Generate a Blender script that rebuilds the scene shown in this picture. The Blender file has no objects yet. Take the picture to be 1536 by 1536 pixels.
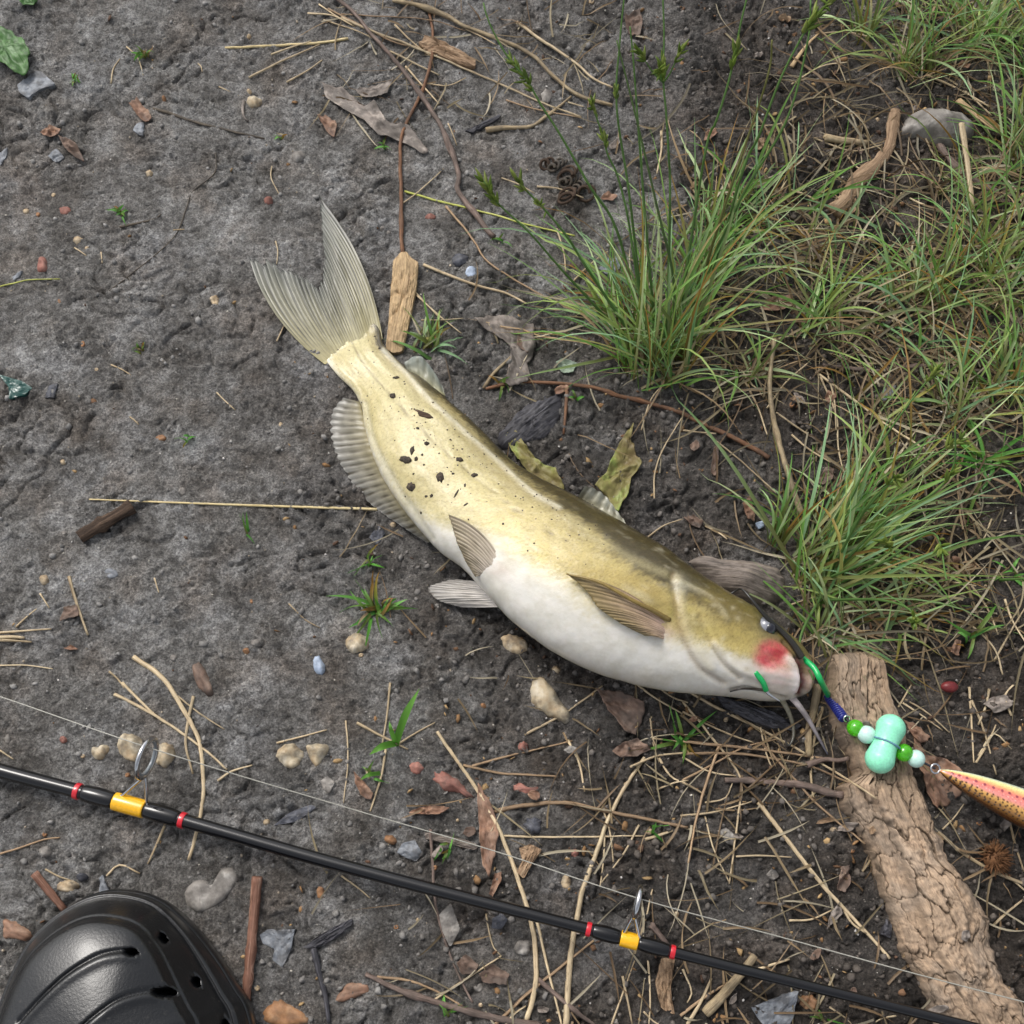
import bpy, bmesh, math
import numpy as np
from mathutils import Vector
from mathutils.bvhtree import BVHTree

# ------------------------------------------------------------------ camera, sky, sun, exposure
scene = bpy.context.scene
COL = scene.collection
TH = math.radians(20.0)
DIST = 0.515
FPX = 1647.0                                   # focal length in photograph pixels (1536 wide)
CAM = np.array([0.0, -DIST * math.sin(TH), DIST * math.cos(TH)])
cd = bpy.data.cameras.new('camera')
cd.sensor_fit = 'HORIZONTAL'; cd.sensor_width = 36.0
cd.lens = 36.0 * FPX / 1536.0
cd.clip_start = 0.01; cd.clip_end = 200.0
cam = bpy.data.objects.new('camera', cd); COL.objects.link(cam)
cam.location = CAM; cam.rotation_euler = (TH, 0, 0)
scene.camera = cam

SUN_EL, SUN_AZ = math.radians(50), math.radians(-38)      # azimuth clockwise from +Y
world = bpy.data.worlds.new('World'); scene.world = world
world.use_nodes = True
wn = world.node_tree.nodes; wl = world.node_tree.links
bg = wn['Background']
sky = wn.new('ShaderNodeTexSky'); sky.sky_type = 'NISHITA'; sky.sun_disc = False
sky.sun_elevation = SUN_EL; sky.sun_rotation = SUN_AZ
sky.air_density = 1.0; sky.dust_density = 4.0; sky.ozone_density = 1.0
hs = wn.new('ShaderNodeHueSaturation'); hs.inputs['Saturation'].default_value = 0.28
wl.new(sky.outputs[0], hs.inputs['Color']); wl.new(hs.outputs[0], bg.inputs['Color'])
bg.inputs['Strength'].default_value = 0.15
sd = bpy.data.lights.new('sun', 'SUN'); sd.energy = 1.4; sd.angle = math.radians(18); sd.color = (1, 0.96, 0.9)
sun = bpy.data.objects.new('sun', sd); COL.objects.link(sun)
sv = Vector((math.cos(SUN_EL) * math.sin(SUN_AZ), math.cos(SUN_EL) * math.cos(SUN_AZ), math.sin(SUN_EL)))
sun.rotation_euler = sv.to_track_quat('Z', 'Y').to_euler(); sun.location = (-0.5, 0.8, 2)
scene.view_settings.view_transform = 'Standard'; scene.view_settings.look = 'None'
scene.view_settings.gamma = 1.0; scene.view_settings.exposure = 0.32
scene.render.engine = 'CYCLES'

# ------------------------------------------------------------------ pixel <-> place
ct, st_ = math.cos(TH), math.sin(TH)
def ray(p):
    p = np.asarray(p, float)
    u = (p[..., 0] - 768) / FPX; v = (768 - p[..., 1]) / FPX
    return np.stack([u, v * ct + st_, v * st_ - ct], -1)
def G(p, z=0.0):
    """photo pixel(s) -> place on the level z"""
    d = ray(p); t = (np.asarray(z) - CAM[2]) / d[..., 2]
    return CAM + d * t[..., None]
def proj(P):
    q = np.asarray(P, float) - CAM
    a = q[..., 0]; b = q[..., 1] * ct + q[..., 2] * st_; c = -(q[..., 1] * -st_ + q[..., 2] * ct)
    return np.stack([768 + FPX * a / c, 768 - FPX * b / c], -1)
MPP = DIST / FPX                                # metres for one pixel near the middle
ORG = dict(A=(0, 0), B=(512, 0), C=(1024, 0), D=(0, 512), E=(512, 512), F=(1024, 512), G=(0, 1024), H=(512, 1024), I=(1024, 1024))
def Z(k, *pts):
    o = ORG[k]; return [(o[0] + x / 3.0, o[1] + y / 3.0) for x, y in pts]

# ------------------------------------------------------------------ noise
_rs = np.random.RandomState(7)
PERM = np.tile(_rs.permutation(256), 3)
_a = _rs.rand(256) * 2 * math.pi
GR = np.stack([np.cos(_a), np.sin(_a)], -1)
def perlin(x, y, seed=0):
    x = np.asarray(x, float) + seed * 17.31; y = np.asarray(y, float) + seed * 5.77
    xi = np.floor(x).astype(int); yi = np.floor(y).astype(int)
    xf = x - xi; yf = y - yi
    u = xf * xf * xf * (xf * (xf * 6 - 15) + 10); v = yf * yf * yf * (yf * (yf * 6 - 15) + 10)
    def g(ix, iy, dx, dy):
        h = PERM[(PERM[(ix + seed) & 255] + iy) & 255]
        return GR[h, 0] * dx + GR[h, 1] * dy
    n00 = g(xi, yi, xf, yf); n10 = g(xi + 1, yi, xf - 1, yf)
    n01 = g(xi, yi + 1, xf, yf - 1); n11 = g(xi + 1, yi + 1, xf - 1, yf - 1)
    a = n00 + u * (n10 - n00); b = n01 + u * (n11 - n01)
    return (a + v * (b - a)) * 1.4
def fbm(x, y, oct=4, seed=0, gain=0.5):
    r = 0; amp = 1
    for i in range(oct):
        r = r + amp * perlin(x * 2 ** i, y * 2 ** i, seed + i); amp *= gain
    return r
RND2 = _rs.rand(256, 2)
def worley(x, y, seed=0, second=False):
    x = np.asarray(x, float); y = np.asarray(y, float)
    xi = np.floor(x).astype(int); yi = np.floor(y).astype(int)
    f1 = np.full(x.shape, 9.0); f2 = np.full(x.shape, 9.0); idn = np.zeros(x.shape, int)
    for i in (-1, 0, 1):
        for j in (-1, 0, 1):
            h = PERM[(PERM[(xi + i + seed) & 255] + yi + j) & 255]
            d = np.hypot(xi + i + RND2[h, 0] - x, yi + j + RND2[h, 1] - y)
            m = d < f1
            f2 = np.where(m, f1, np.minimum(f2, d)); idn = np.where(m, h, idn); f1 = np.where(m, d, f1)
    return (f1, f2, idn) if second else f1
def sstep(a, b, x):
    t = np.clip((np.asarray(x, float) - a) / (b - a), 0, 1); return t * t * (3 - 2 * t)
def c8(*c):                                     # 0-255 screen colour -> linear
    c = np.asarray(c, float) / 255
    return np.where(c <= 0.04045, c / 12.92, ((c + 0.055) / 1.055) ** 2.4)
def catmull(P, n):
    P = np.asarray(P, float)
    if len(P) == 2:
        t = np.linspace(0, 1, n)[:, None]; return P[0] * (1 - t) + P[1] * t
    Q = np.vstack([2 * P[0] - P[1], P, 2 * P[-1] - P[-2]])
    seg = np.linalg.norm(np.diff(P[:, :2], axis=0), axis=1); cum = np.r_[0, np.cumsum(seg)]
    s = np.linspace(0, cum[-1], n); i = np.clip(np.searchsorted(cum, s, 'right') - 1, 0, len(P) - 2)
    t = ((s - cum[i]) / np.maximum(seg[i], 1e-12))[:, None]
    p0, p1, p2, p3 = Q[i], Q[i + 1], Q[i + 2], Q[i + 3]
    return 0.5 * (2 * p1 + (p2 - p0) * t + (2 * p0 - 5 * p1 + 4 * p2 - p3) * t ** 2 + (3 * p1 - p0 - 3 * p2 + p3) * t ** 3)
def lin(P, n):
    P = np.asarray(P, float)
    seg = np.linalg.norm(np.diff(P, axis=0), axis=1); cum = np.r_[0, np.cumsum(seg)]
    s = np.linspace(0, cum[-1], n)
    return np.stack([np.interp(s, cum, P[:, k]) for k in range(P.shape[1])], -1)

# ------------------------------------------------------------------ materials
MATS = {}
class NT:
    def __init__(s, name):
        s.m = bpy.data.materials.new(name); s.m.use_nodes = True
        s.n = s.m.node_tree.nodes; s.l = s.m.node_tree.links; s.b = s.n['Principled BSDF']
        s.tc = s.n.new('ShaderNodeTexCoord')
    def add(s, t, **k):
        o = s.n.new(t)
        for a, b in k.items(): setattr(o, a, b)
        return o
    def map(s, src, sc):
        mp = s.add('ShaderNodeMapping'); mp.inputs['Scale'].default_value = sc
        s.l.new(s.tc.outputs[src], mp.inputs['Vector']); return mp.outputs[0]
    def noise(s, vec, scale, detail=5, rough=0.6, dist=0.0):
        o = s.add('ShaderNodeTexNoise'); o.inputs['Scale'].default_value = scale
        o.inputs['Detail'].default_value = detail; o.inputs['Roughness'].default_value = rough; o.inputs['Distortion'].default_value = dist
        s.l.new(vec, o.inputs['Vector']); return o.outputs['Fac']
    def ramp(s, fac, *st):
        o = s.add('ShaderNodeValToRGB'); e = o.color_ramp.elements
        while len(e) < len(st): e.new(0.5)
        for q, (p, c) in zip(e, st): q.position = p; q.color = (c[0], c[1], c[2], 1)
        s.l.new(fac, o.inputs[0]); return o.outputs[0]
    def mix(s, fac, a, b, mode='MIX'):
        o = s.add('ShaderNodeMix', data_type='RGBA', blend_type=mode)
        for sock, val in ((o.inputs[0], fac), (o.inputs[6], a), (o.inputs[7], b)):
            if hasattr(val, 'links') or isinstance(val, bpy.types.NodeSocket): s.l.new(val, sock)
            elif isinstance(val, (int, float)): sock.default_value = val
            else: sock.default_value = (val[0], val[1], val[2], 1)
        return o.outputs[2]
    def math(s, op, a, b=0.0):
        o = s.add('ShaderNodeMath', operation=op)
        for i, v in enumerate((a, b)):
            if isinstance(v, bpy.types.NodeSocket): s.l.new(v, o.inputs[i])
            else: o.inputs[i].default_value = v
        return o.outputs[0]
    def bump(s, h, strength, dist):
        o = s.add('ShaderNodeBump'); o.inputs['Strength'].default_value = strength; o.inputs['Distance'].default_value = dist
        s.l.new(h, o.inputs['Height']); s.l.new(o.outputs[0], s.b.inputs['Normal']); return o
    def set(s, **k):
        for a, v in k.items():
            i = s.b.inputs[a.replace('_', ' ')]
            if isinstance(v, bpy.types.NodeSocket): s.l.new(v, i)
            elif isinstance(v, (tuple, list, np.ndarray)) and len(v) == 3 and i.type == 'RGBA': i.default_value = (*v, 1)
            else: i.default_value = v
    def randomize(s, colr, amt=0.25):
        oi = s.add('ShaderNodeObjectInfo'); h = s.add('ShaderNodeHueSaturation')
        mr = s.add('ShaderNodeMapRange'); mr.inputs['To Min'].default_value = 1 - amt; mr.inputs['To Max'].default_value = 1 + amt
        s.l.new(oi.outputs['Random'], mr.inputs['Value']); s.l.new(mr.outputs[0], h.inputs['Value'])
        s.l.new(colr, h.inputs['Color']); return h.outputs[0]
def M(name, c1, c2, scale=(1, 1, 1), ns=300, rough=0.75, bump=0.4, bdist=0.0006, src='UV', c3=None, spec=0.3, rnd=0.2, coat=0.0, mud=0.0):
    """two- or three-tone grained material; UV runs along (u) and across (v) a piece in metres"""
    t = NT(name); vec = t.map(src, scale)
    n = t.noise(vec, ns, 6, 0.65, 0.3)
    stops = [(0.34, c1), (0.66, c2)] if c3 is None else [(0.3, c1), (0.52, c2), (0.72, c3)]
    col = t.randomize(t.ramp(n, *stops), rnd)
    if src == 'UV' and scale[1] > 100:
        nl = t.noise(t.map('UV', (230, 500, 1)), 1, 4, .7); col = t.mix(1.0, col, t.ramp(nl, (.3, (.55, .53, .5)), (.5, (1, 1, 1)), (.72, (1.18, 1.18, 1.18))), 'MULTIPLY')
    if mud:
        mv = t.noise(t.tc.outputs['Object'], 120, 4)
        k = t.math('MULTIPLY', t.ramp(mv, (0.44, (0, 0, 0)), (0.58, (1, 1, 1))), mud)
        col = t.mix(k, col, c8(70, 66, 62))
    t.set(Base_Color=col, Roughness=rough, Specular_IOR_Level=spec, Coat_Weight=coat, Coat_Roughness=0.2)
    if bump: t.bump(n, bump, bdist)
    MATS[name] = t.m; return t.m
def Mcol(name, rough=0.6, bump=0.3, ns=500, spec=0.3, var=0.25, coat=0.0, sss=0.0, scale=(1, 1, 1), src='UV', trans=0.0):
    """material that reads the colour stored on the mesh, broken up by noise"""
    t = NT(name); a = t.add('ShaderNodeAttribute', attribute_name='Col')
    n = t.noise(t.map(src, scale), ns, 5, 0.6)
    f = t.ramp(n, (0.3, (1 - var,) * 3), (0.7, (1 + var,) * 3))
    t.set(Base_Color=t.mix(1.0, a.outputs['Color'], f, 'MULTIPLY'), Roughness=rough, Specular_IOR_Level=spec, Coat_Weight=coat, Coat_Roughness=0.15)
    if sss:
        t.set(Subsurface_Weight=sss, Subsurface_Radius=(0.004, 0.0025, 0.0015), Subsurface_Scale=1.0)
    if bump: t.bump(n, bump, 0.0004)
    MATS[name] = t.m; return t.m
def Mplain(name, c, rough=0.4, metal=0.0, spec=0.5, trans=0.0, coat=0.0, sss=0.0):
    t = NT(name); n = t.noise(t.tc.outputs['Object'], 900, 4)
    f = t.ramp(n, (0.3, tuple(np.asarray(c) * 0.85)), (0.7, tuple(np.asarray(c) * 1.1)))
    t.set(Base_Color=f, Roughness=rough, Metallic=metal, Specular_IOR_Level=spec, Transmission_Weight=trans, Coat_Weight=coat)
    if sss: t.set(Subsurface_Weight=sss, Subsurface_Radius=(0.003, 0.004, 0.0035), Subsurface_Scale=1.0)
    t.bump(n, 0.05, 0.0002)
    MATS[name] = t.m; return t.m

# ------------------------------------------------------------------ mesh helpers
WORG = {}
def tag(o, label=None, cat=None, group=None, kind=None):
    if label: o['label'] = label
    if cat: o['category'] = cat
    if group: o['group'] = group
    if kind: o['kind'] = kind
    return o
def mesh_obj(name, V, F, mat, parent=None, uv=None, col=None, smooth=True, origin=None):
    V = np.asarray(V, float)
    if parent is not None: o0 = WORG[parent.name]
    elif origin is not None: o0 = np.asarray(origin, float)
    else:
        o0 = np.array([V[:, 0].mean(), V[:, 1].mean(), V[:, 2].min()])
    L = V - o0
    me = bpy.data.meshes.new(name)
    if isinstance(F, np.ndarray):
        k = F.shape[1]; me.vertices.add(len(L)); me.loops.add(F.size); me.polygons.add(len(F))
        me.vertices.foreach_set('co', L.astype(np.float32).ravel())
        me.loops.foreach_set('vertex_index', F.astype(np.int32).ravel())
        me.polygons.foreach_set('loop_start', np.arange(0, F.size, k, dtype=np.int32))
        me.update(calc_edges=True)
    else:
        me.from_pydata(L.tolist(), [], F); me.update()
    if smooth: me.polygons.foreach_set('use_smooth', np.ones(len(me.polygons), bool))
    if uv is not None:
        li = np.empty(len(me.loops), np.int32); me.loops.foreach_get('vertex_index', li)
        u = me.uv_layers.new(name='UVMap'); u.data.foreach_set('uv', np.asarray(uv, np.float32)[li].ravel())
    if col is not None:
        a = me.color_attributes.new('Col', 'FLOAT_COLOR', 'POINT')
        cc = np.ones((len(L), 4), np.float32); cc[:, :np.shape(col)[1]] = col; a.data.foreach_set('color', cc.ravel())
    me.materials.append(mat)
    o = bpy.data.objects.new(name, me); COL.objects.link(o)
    if parent is not None: o.parent = parent
    else: o.location = o0
    WORG[o.name] = o0
    return o
def empty(name, loc):
    o = bpy.data.objects.new(name, None); COL.objects.link(o); o.location = loc
    o.empty_display_size = 0.01; WORG[o.name] = np.asarray(loc, float); return o
def grid_faces(n, m, wrap=False, off=0):
    i = np.arange(n - 1)[:, None]; j = np.arange(m if wrap else m - 1)[None, :]; j2 = (j + 1) % m
    a = i * m + j; b = i * m + j2; c = (i + 1) * m + j2; d = (i + 1) * m + j
    return np.stack([a, b, c, d], -1).reshape(-1, 4) + off
class Bag:
    """collects several arrays into one mesh"""
    def __init__(s): s.V = []; s.F = []; s.U = []; s.C = []; s.n = 0
    def add(s, V, F, U=None, C=None):
        V = np.asarray(V); s.V.append(V); s.F.append(np.asarray(F) + s.n)
        s.U.append(np.zeros((len(V), 2)) if U is None else U)
        s.C.append(np.ones((len(V), 3)) if C is None else np.broadcast_to(C, (len(V), 3))); s.n += len(V)
    def build(s, name, mat, parent=None, **k):
        return mesh_obj(name, np.vstack(s.V), np.vstack(s.F), mat, parent, np.vstack(s.U), np.vstack(s.C), **k)
def frames(P):
    T = np.gradient(P, axis=0); T /= np.maximum(np.linalg.norm(T, axis=1), 1e-12)[:, None]
    N = np.zeros_like(P); up = np.array([0, 0, 1.0])
    if abs(T[0] @ up) > 0.9: up = np.array([0, 1.0, 0])
    n = up - T[0] * (up @ T[0]); N[0] = n / np.linalg.norm(n)
    for i in range(1, len(P)):
        n = N[i - 1] - T[i] * (N[i - 1] @ T[i]); N[i] = n / max(np.linalg.norm(n), 1e-12)
    return T, N, np.cross(T, N)
def tube(P, R, k=8, flat=1.0, closed=False):
    """quads of a tapered tube, ends closed with degenerate rings"""
    P = np.asarray(P, float); R = np.broadcast_to(np.asarray(R, float), (len(P),)).copy()
    T, N, B = frames(P)
    if not closed:
        P = np.vstack([P[0], P, P[-1]]); R = np.r_[R[0] * 0.02, R, R[-1] * 0.02]
        T = np.vstack([T[0], T, T[-1]]); N = np.vstack([N[0], N, N[-1]]); B = np.vstack([B[0], B, B[-1]])
    a = np.arange(k) / k * 2 * math.pi
    V = P[:, None] + R[:, None, None] * (np.cos(a)[None, :, None] * N[:, None] * flat + np.sin(a)[None, :, None] * B[:, None])
    s = np.r_[0, np.cumsum(np.linalg.norm(np.diff(P, axis=0), axis=1))]
    U = np.stack([np.repeat(s[:, None], k, 1), np.outer(R, a)], -1)
    F = grid_faces(len(P), k, True)
    if closed:
        j = np.arange(k); F = np.vstack([F, np.stack([(len(P) - 1) * k + j, (len(P) - 1) * k + (j + 1) % k, (j + 1) % k, j], -1)])
    return V.reshape(-1, 3), F, U.reshape(-1, 2)

# ------------------------------------------------------------------ ground
STEP = 0.0009
gx0, gx1, gy0, gy1 = -0.37, 0.37, -0.29, 0.40
xi = np.arange(gx0, gx1, STEP); yi = np.arange(gy0, gy1, STEP)
out = 0.004 * np.cumsum(1.28 ** np.arange(34))
xs = np.r_[(xi[0] - out)[::-1], xi, xi[-1] + out]; ys = np.r_[(yi[0] - out)[::-1], yi, yi[-1] + out]
NO = len(out)
X, Y = np.meshgrid(xs, ys, indexing='xy')
def soil_dark(x, y):
    """0 = trodden grey mud, 1 = dark crumbly humus"""
    n = fbm(x * 7, y * 7, 3, 11) * 0.22 + fbm(x * 30, y * 30, 3, 14) * 0.10
    a = x - 0.02 + 0.42 * np.maximum(0, -0.05 - y) - 0.25 * np.maximum(0, y - 0.12)
    return sstep(-0.16, 0.20, a + n * 0.55)
Dk = soil_dark(X, Y)
wx = X + 0.0035 * perlin(X * 90, Y * 90, 3); wy = Y + 0.0035 * perlin(X * 90, Y * 90, 4)
hh = 0.0042 * fbm(X * 5, Y * 5, 2, 1) + 0.0017 * fbm(X * 22, Y * 22, 3, 21)
lum = worley(wx * 110, wy * 110, 2); lum2 = worley(wx * 260 + 3.3, wy * 260, 5)
pat = sstep(-0.25, 0.45, fbm(X * 16, Y * 16, 3, 31))                 # where the crust is broken
hh += (0.0005 + 0.0022 * pat * (0.35 + 0.9 * Dk)) * (0.55 - lum)
hh += (0.0007 + 0.0012 * pat * (0.6 + 0.7 * Dk)) * (0.5 - lum2)
hh += 0.0021 * (0.6 + 0.65 * Dk) * (0.45 + 0.8 * sstep(-.5, .6, perlin(X * 40, Y * 40, 33))) * fbm(wx * 170 + .3 * wy * 170, wy * 230, 3, 41, 0.8)
hh += 0.0011 * (1 - np.abs(perlin(wx * 120, wy * 150, 45))) * (0.5 + 0.5 * Dk)
rid = 1 - np.abs(perlin(wx * 60, wy * 60, 51)); hh -= 0.0020 * sstep(0.88, 1.0, rid) * (0.15 + pat)
rid2 = 1 - np.abs(perlin(wx * 150 + 7, wy * 110, 53)); hh -= 0.0011 * sstep(0.90, 1.0, rid2) * (0.35 + .6 * pat)
pits = sstep(0.30, 0.12, worley(wx * 38, wy * 38, 9)); hh -= 0.0020 * pits * pat * (.35 + .65 * Dk)
HIN = hh[NO:-NO, NO:-NO]
def H(x, y):
    fx = np.clip((np.asarray(x, float) - xi[0]) / STEP, 0, len(xi) - 1.001); fy = np.clip((np.asarray(y, float) - yi[0]) / STEP, 0, len(yi) - 1.001)
    a = fx.astype(int); b = fy.astype(int); u = fx - a; v = fy - b
    return (HIN[b, a] * (1 - u) * (1 - v) + HIN[b, a + 1] * u * (1 - v) + HIN[b + 1, a] * (1 - u) * v + HIN[b + 1, a + 1] * u * v)
t = NT('mud')
obj = t.tc.outputs['Object']
at = t.add('ShaderNodeAttribute', attribute_name='Col'); sp = t.add('ShaderNodeSeparateColor'); t.l.new(at.outputs['Color'], sp.inputs[0])
n1 = t.noise(obj, 45, 6, 0.65); n2 = t.noise(obj, 1000, 5, 0.75); n3 = t.noise(obj, 9, 3)
grey = t.ramp(n1, (0.35, c8(110, 107, 103)), (0.5, c8(146, 144, 141)), (0.65, c8(178, 177, 176)))
dark = t.ramp(n1, (0.35, c8(54, 49, 45)), (0.5, c8(80, 74, 69)), (0.67, c8(118, 109, 101)))
col = t.mix(sp.outputs[0], grey, dark)
col = t.mix(t.ramp(n3, (0.45, (0, 0, 0)), (0.7, (.35, .35, .35))), col, c8(92, 80, 68))
col = t.mix(1.0, col, t.ramp(n2, (0.39, (.52, .52, .52)), (0.5, (.98, .98, .98)), (0.61, (1.55, 1.54, 1.52))), 'MULTIPLY')
n4 = t.noise(obj, 260, 4, 0.7); n5 = t.noise(obj, 24, 4, 0.6); n6 = t.noise(obj, 33, 4, 0.6)
col = t.mix(1.0, col, t.ramp(n4, (0.4, (.66, .65, .64)), (0.6, (1.3, 1.3, 1.3))), 'MULTIPLY')
col = t.mix(t.ramp(n5, (0.5, (0, 0, 0)), (0.68, (.4, .4, .4))), col, t.mix(1.0, col, (.98, 1.03, 1.12), 'MULTIPLY'))  # bluish patches: sky reflected in wet mud, painted into the base colour
col = t.mix(t.ramp(n6, (0.5, (0, 0, 0)), (0.68, (.6, .6, .6))), col, t.mix(1.0, col, (1.06, .92, .80), 'MULTIPLY'))
vo = t.add('ShaderNodeTexVoronoi'); vo.inputs['Scale'].default_value = 330; t.l.new(obj, vo.inputs['Vector'])
spk = t.math('MULTIPLY', t.math('LESS_THAN', vo.outputs['Distance'], 0.13), t.math('GREATER_THAN', t.noise(obj, 150, 3), 0.52))
col = t.mix(t.math('MULTIPLY', spk, 0.75), col, c8(165, 158, 148))
wet = t.noise(obj, 14, 4, 0.6)
t.set(Base_Color=col, Roughness=t.math('ADD', t.math('MULTIPLY', t.ramp(wet, (0.42, (0, 0, 0)), (0.62, (1, 1, 1))), 0.38), 0.34), Specular_IOR_Level=0.5)
t.bump(t.ramp(t.noise(obj, 560, 6, 0.78), (.3, (0, 0, 0)), (.7, (1, 1, 1))), 1.0, 0.0022)
ground = mesh_obj('ground', np.stack([X, Y, hh], -1).reshape(-1, 3), grid_faces(len(ys), len(xs)), t.m,
                  col=np.repeat(Dk.reshape(-1, 1), 3, 1), origin=(0, 0, 0))
tag(ground, kind='structure')

# ------------------------------------------------------------------ bark slab (needed early: other things lie on it)
bl = lin([(1252, 975), (1243, 1040), (1257, 1091), (1275, 1131), (1284, 1160), (1262, 1180), (1267, 1204), (1287, 1241), (1307, 1284), (1324, 1341), (1344, 1391), (1357, 1437), (1381, 1471), (1397, 1524), (1425, 1600), (1452, 1680)], 420)
br = lin([(1325, 968), (1341, 1057), (1361, 1097), (1374, 1157), (1391, 1197), (1407, 1244), (1427, 1291), (1457, 1331), (1487, 1377), (1489, 1417), (1507, 1474), (1536, 1504), (1570, 1575), (1600, 1660)], 420)
BN, BM = 420, 150
sv_ = np.linspace(0, 1, BN)[:, None]; wv = np.linspace(-1, 1, BM)[None, :]
jag = 0.07 * fbm(sv_ * 26, np.sign(wv) * 2 + 3.1, 4, 61, .6)
Lw = G(bl, 0.007); Rw = G(br, 0.008)
ww = wv * (1 + jag * np.abs(wv) ** 3)
PX = Lw[:, None, :2] * (0.5 - 0.5 * ww[..., None]) + Rw[:, None, :2] * (0.5 + 0.5 * ww[..., None])
su = sv_ * 0.225 + 0 * wv; av = wv * 0.024 + 0 * sv_                      # metres along / across
dw1 = 0.006 * fbm(su * 70, av * 120, 3, 62); dw2 = 0.0028 * fbm(su * 90, av * 90, 3, 63)
f1, f2, bid = worley((su + dw1) * 58, (av + dw2) * 105, 12, True)
e1, e2, bid2 = worley((su + dw2) * 170, (av + dw1 * .5) * 280, 17, True)
crk = sstep(0.075, 0.0, f2 - f1) * sstep(-.5, -.1, perlin(su * 40, av * 60, 69)); crk2 = sstep(0.07, 0.0, e2 - e1) * sstep(-.1, .3, perlin(su * 50, av * 80, 70))
dome = np.clip(1 - np.abs(wv) ** 8, 0, 1) ** 0.5 * (1 - .12 * wv * wv) + 0 * sv_
hb = 0.016 * dome * (0.88 + 0.12 * fbm(sv_ * 5, wv * 0.8, 2, 64)) * sstep(0, 0.035, sv_) ** 0.5
hb += (RND2[bid, 0] - 0.5) * 0.0013 * dome - crk * 0.0016 * dome - crk2 * 0.0006 * dome + (RND2[bid2, 1] - 0.5) * 0.0004 * dome
led = sstep(-.35, -.5, wv + .25 * perlin(sv_ * 6, wv * 0, 68)) * sstep(.28, .36, sv_); hb -= .0045 * led * dome
hb += 0.0003 * fbm(su * 260, av * 420, 3, 65) - 0.004 * sstep(0.25, 0.42, perlin(su * 16, av * 42, 66)) * dome
gb = H(PX[..., 0], PX[..., 1])
ZB = np.where(np.abs(wv) > 0.999, gb - 0.006, gb * 0.4 + hb + 0.001)
ZB[0, :] = gb[0] - 0.004; ZB[-1, :] = gb[-1] - 0.004
bark_V = np.concatenate([PX, ZB[..., None]], -1).reshape(-1, 3); bark_F = grid_faces(BN, BM)
t = NT('bark'); uvv = t.map('UV', (1, 2.2, 1))
n1 = t.noise(uvv, 130, 6, 0.7, 0.5); n2 = t.noise(t.map('UV', (60, 900, 1)), 1, 5, 0.7); n3 = t.noise(t.tc.outputs['UV'], 35, 3)
a = t.add('ShaderNodeAttribute', attribute_name='Col')
f = t.ramp(n1, (0.28, (.6, .6, .6)), (0.5, (1, 1, 1)), (0.72, (1.35, 1.3, 1.25)))
col = t.mix(1.0, a.outputs['Color'], f, 'MULTIPLY')
col = t.mix(t.ramp(n3, (0.5, (0, 0, 0)), (0.58, (.75, .75, .75))), col, t.mix(1.0, col, (.86, .92, 1.0), 'MULTIPLY'))
col = t.mix(0.45, col, t.mix(1.0, col, t.ramp(n2, (0.36, (.55, .53, .5)), (0.64, (1.35, 1.33, 1.3))), 'MULTIPLY'))
n4 = t.noise(t.map('UV', (1, 1, 1)), 60, 5, .7); col = t.mix(t.ramp(n4, (.53, (0, 0, 0)), (.63, (.7, .7, .7))), col, t.mix(1.0, col, (.55, .54, .55), 'MULTIPLY'))
t.set(Base_Color=col, Roughness=0.85, Specular_IOR_Level=0.2); t.bump(t.noise(t.map('UV', (1, 1.6, 1)), 500, 6, .75), 0.5, 0.0010)
bc = np.zeros((BN, BM, 3)); bc[:] = c8(164, 143, 122)
tone = RND2[bid, 1][..., None]
bc = bc * (0.80 + 0.34 * tone); bc = bc * (1 - 0.72 * crk[..., None]) * (1 - 0.4 * crk2[..., None])
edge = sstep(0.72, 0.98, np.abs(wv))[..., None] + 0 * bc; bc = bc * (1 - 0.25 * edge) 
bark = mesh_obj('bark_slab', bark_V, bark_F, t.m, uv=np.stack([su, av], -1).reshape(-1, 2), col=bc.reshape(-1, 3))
tag(bark, 'long cracked tan slab of tree bark under the mint green float', 'bark')
BVB = BVHTree.FromPolygons(bark_V.tolist(), bark_F.tolist())
def surf(x, y):
    z = H(x, y); x = np.atleast_1d(x); y = np.atleast_1d(y); z = np.atleast_1d(z).copy()
    m = (x > 0.13) & (y < 0.0)
    for i in np.nonzero(m)[0]:
        h = BVB.ray_cast(Vector((x[i], y[i], 0.2)), Vector((0, 0, -1)))
        if h[0] is not None and h[0].z > z[i]: z[i] = h[0].z
    return z
def smooth1(z, w):
    if w < 2 or len(z) < 4: return z
    w = min(w, len(z)); k = np.hanning(w + 2)[1:-1]; k /= k.sum(); p = w // 2
    return np.convolve(np.pad(z, (p, w - 1 - p), 'edge'), k, 'valid')

# ------------------------------------------------------------------ the catfish
ST = [((558, 462), (458, 510), .01), ((569, 490), (484, 535), .06), ((574, 515), (505, 562), .24), ((592, 537), (528, 586), .36), ((615, 556), (541, 612), .44),
      ((645, 578), (549, 650), .50), ((690, 617), (566, 700), .55), ((735, 660), (592, 745), .58), ((777, 700), (622, 785), .60),
      ((822, 727), (655, 822), .64), ((870, 752), (690, 848), .68), ((915, 778), (725, 884), .70), ((955, 800), (768, 928), .70),
      ((995, 824), (822, 970), .70), ((1030, 850), (882, 1001), .72), ((1062, 872), (945, 1022), .74), ((1095, 893), (1010, 1035), .78),
      ((1125, 910), (1065, 1041), .82), ((1150, 927), (1110, 1046), .86), ((1175, 947), (1152, 1050), .90), ((1196, 966), (1185, 1048), .95),
      ((1211, 983), (1207, 1042), .92), ((1219, 997), (1218, 1030), .85), ((1222, 1009), (1222, 1018), .8)]
NS, NK = 440, 144
ctl = np.array([[*d, *v, k] for d, v, k in ST])
cen = (ctl[:, :2] + ctl[:, 2:4]) / 2
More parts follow.
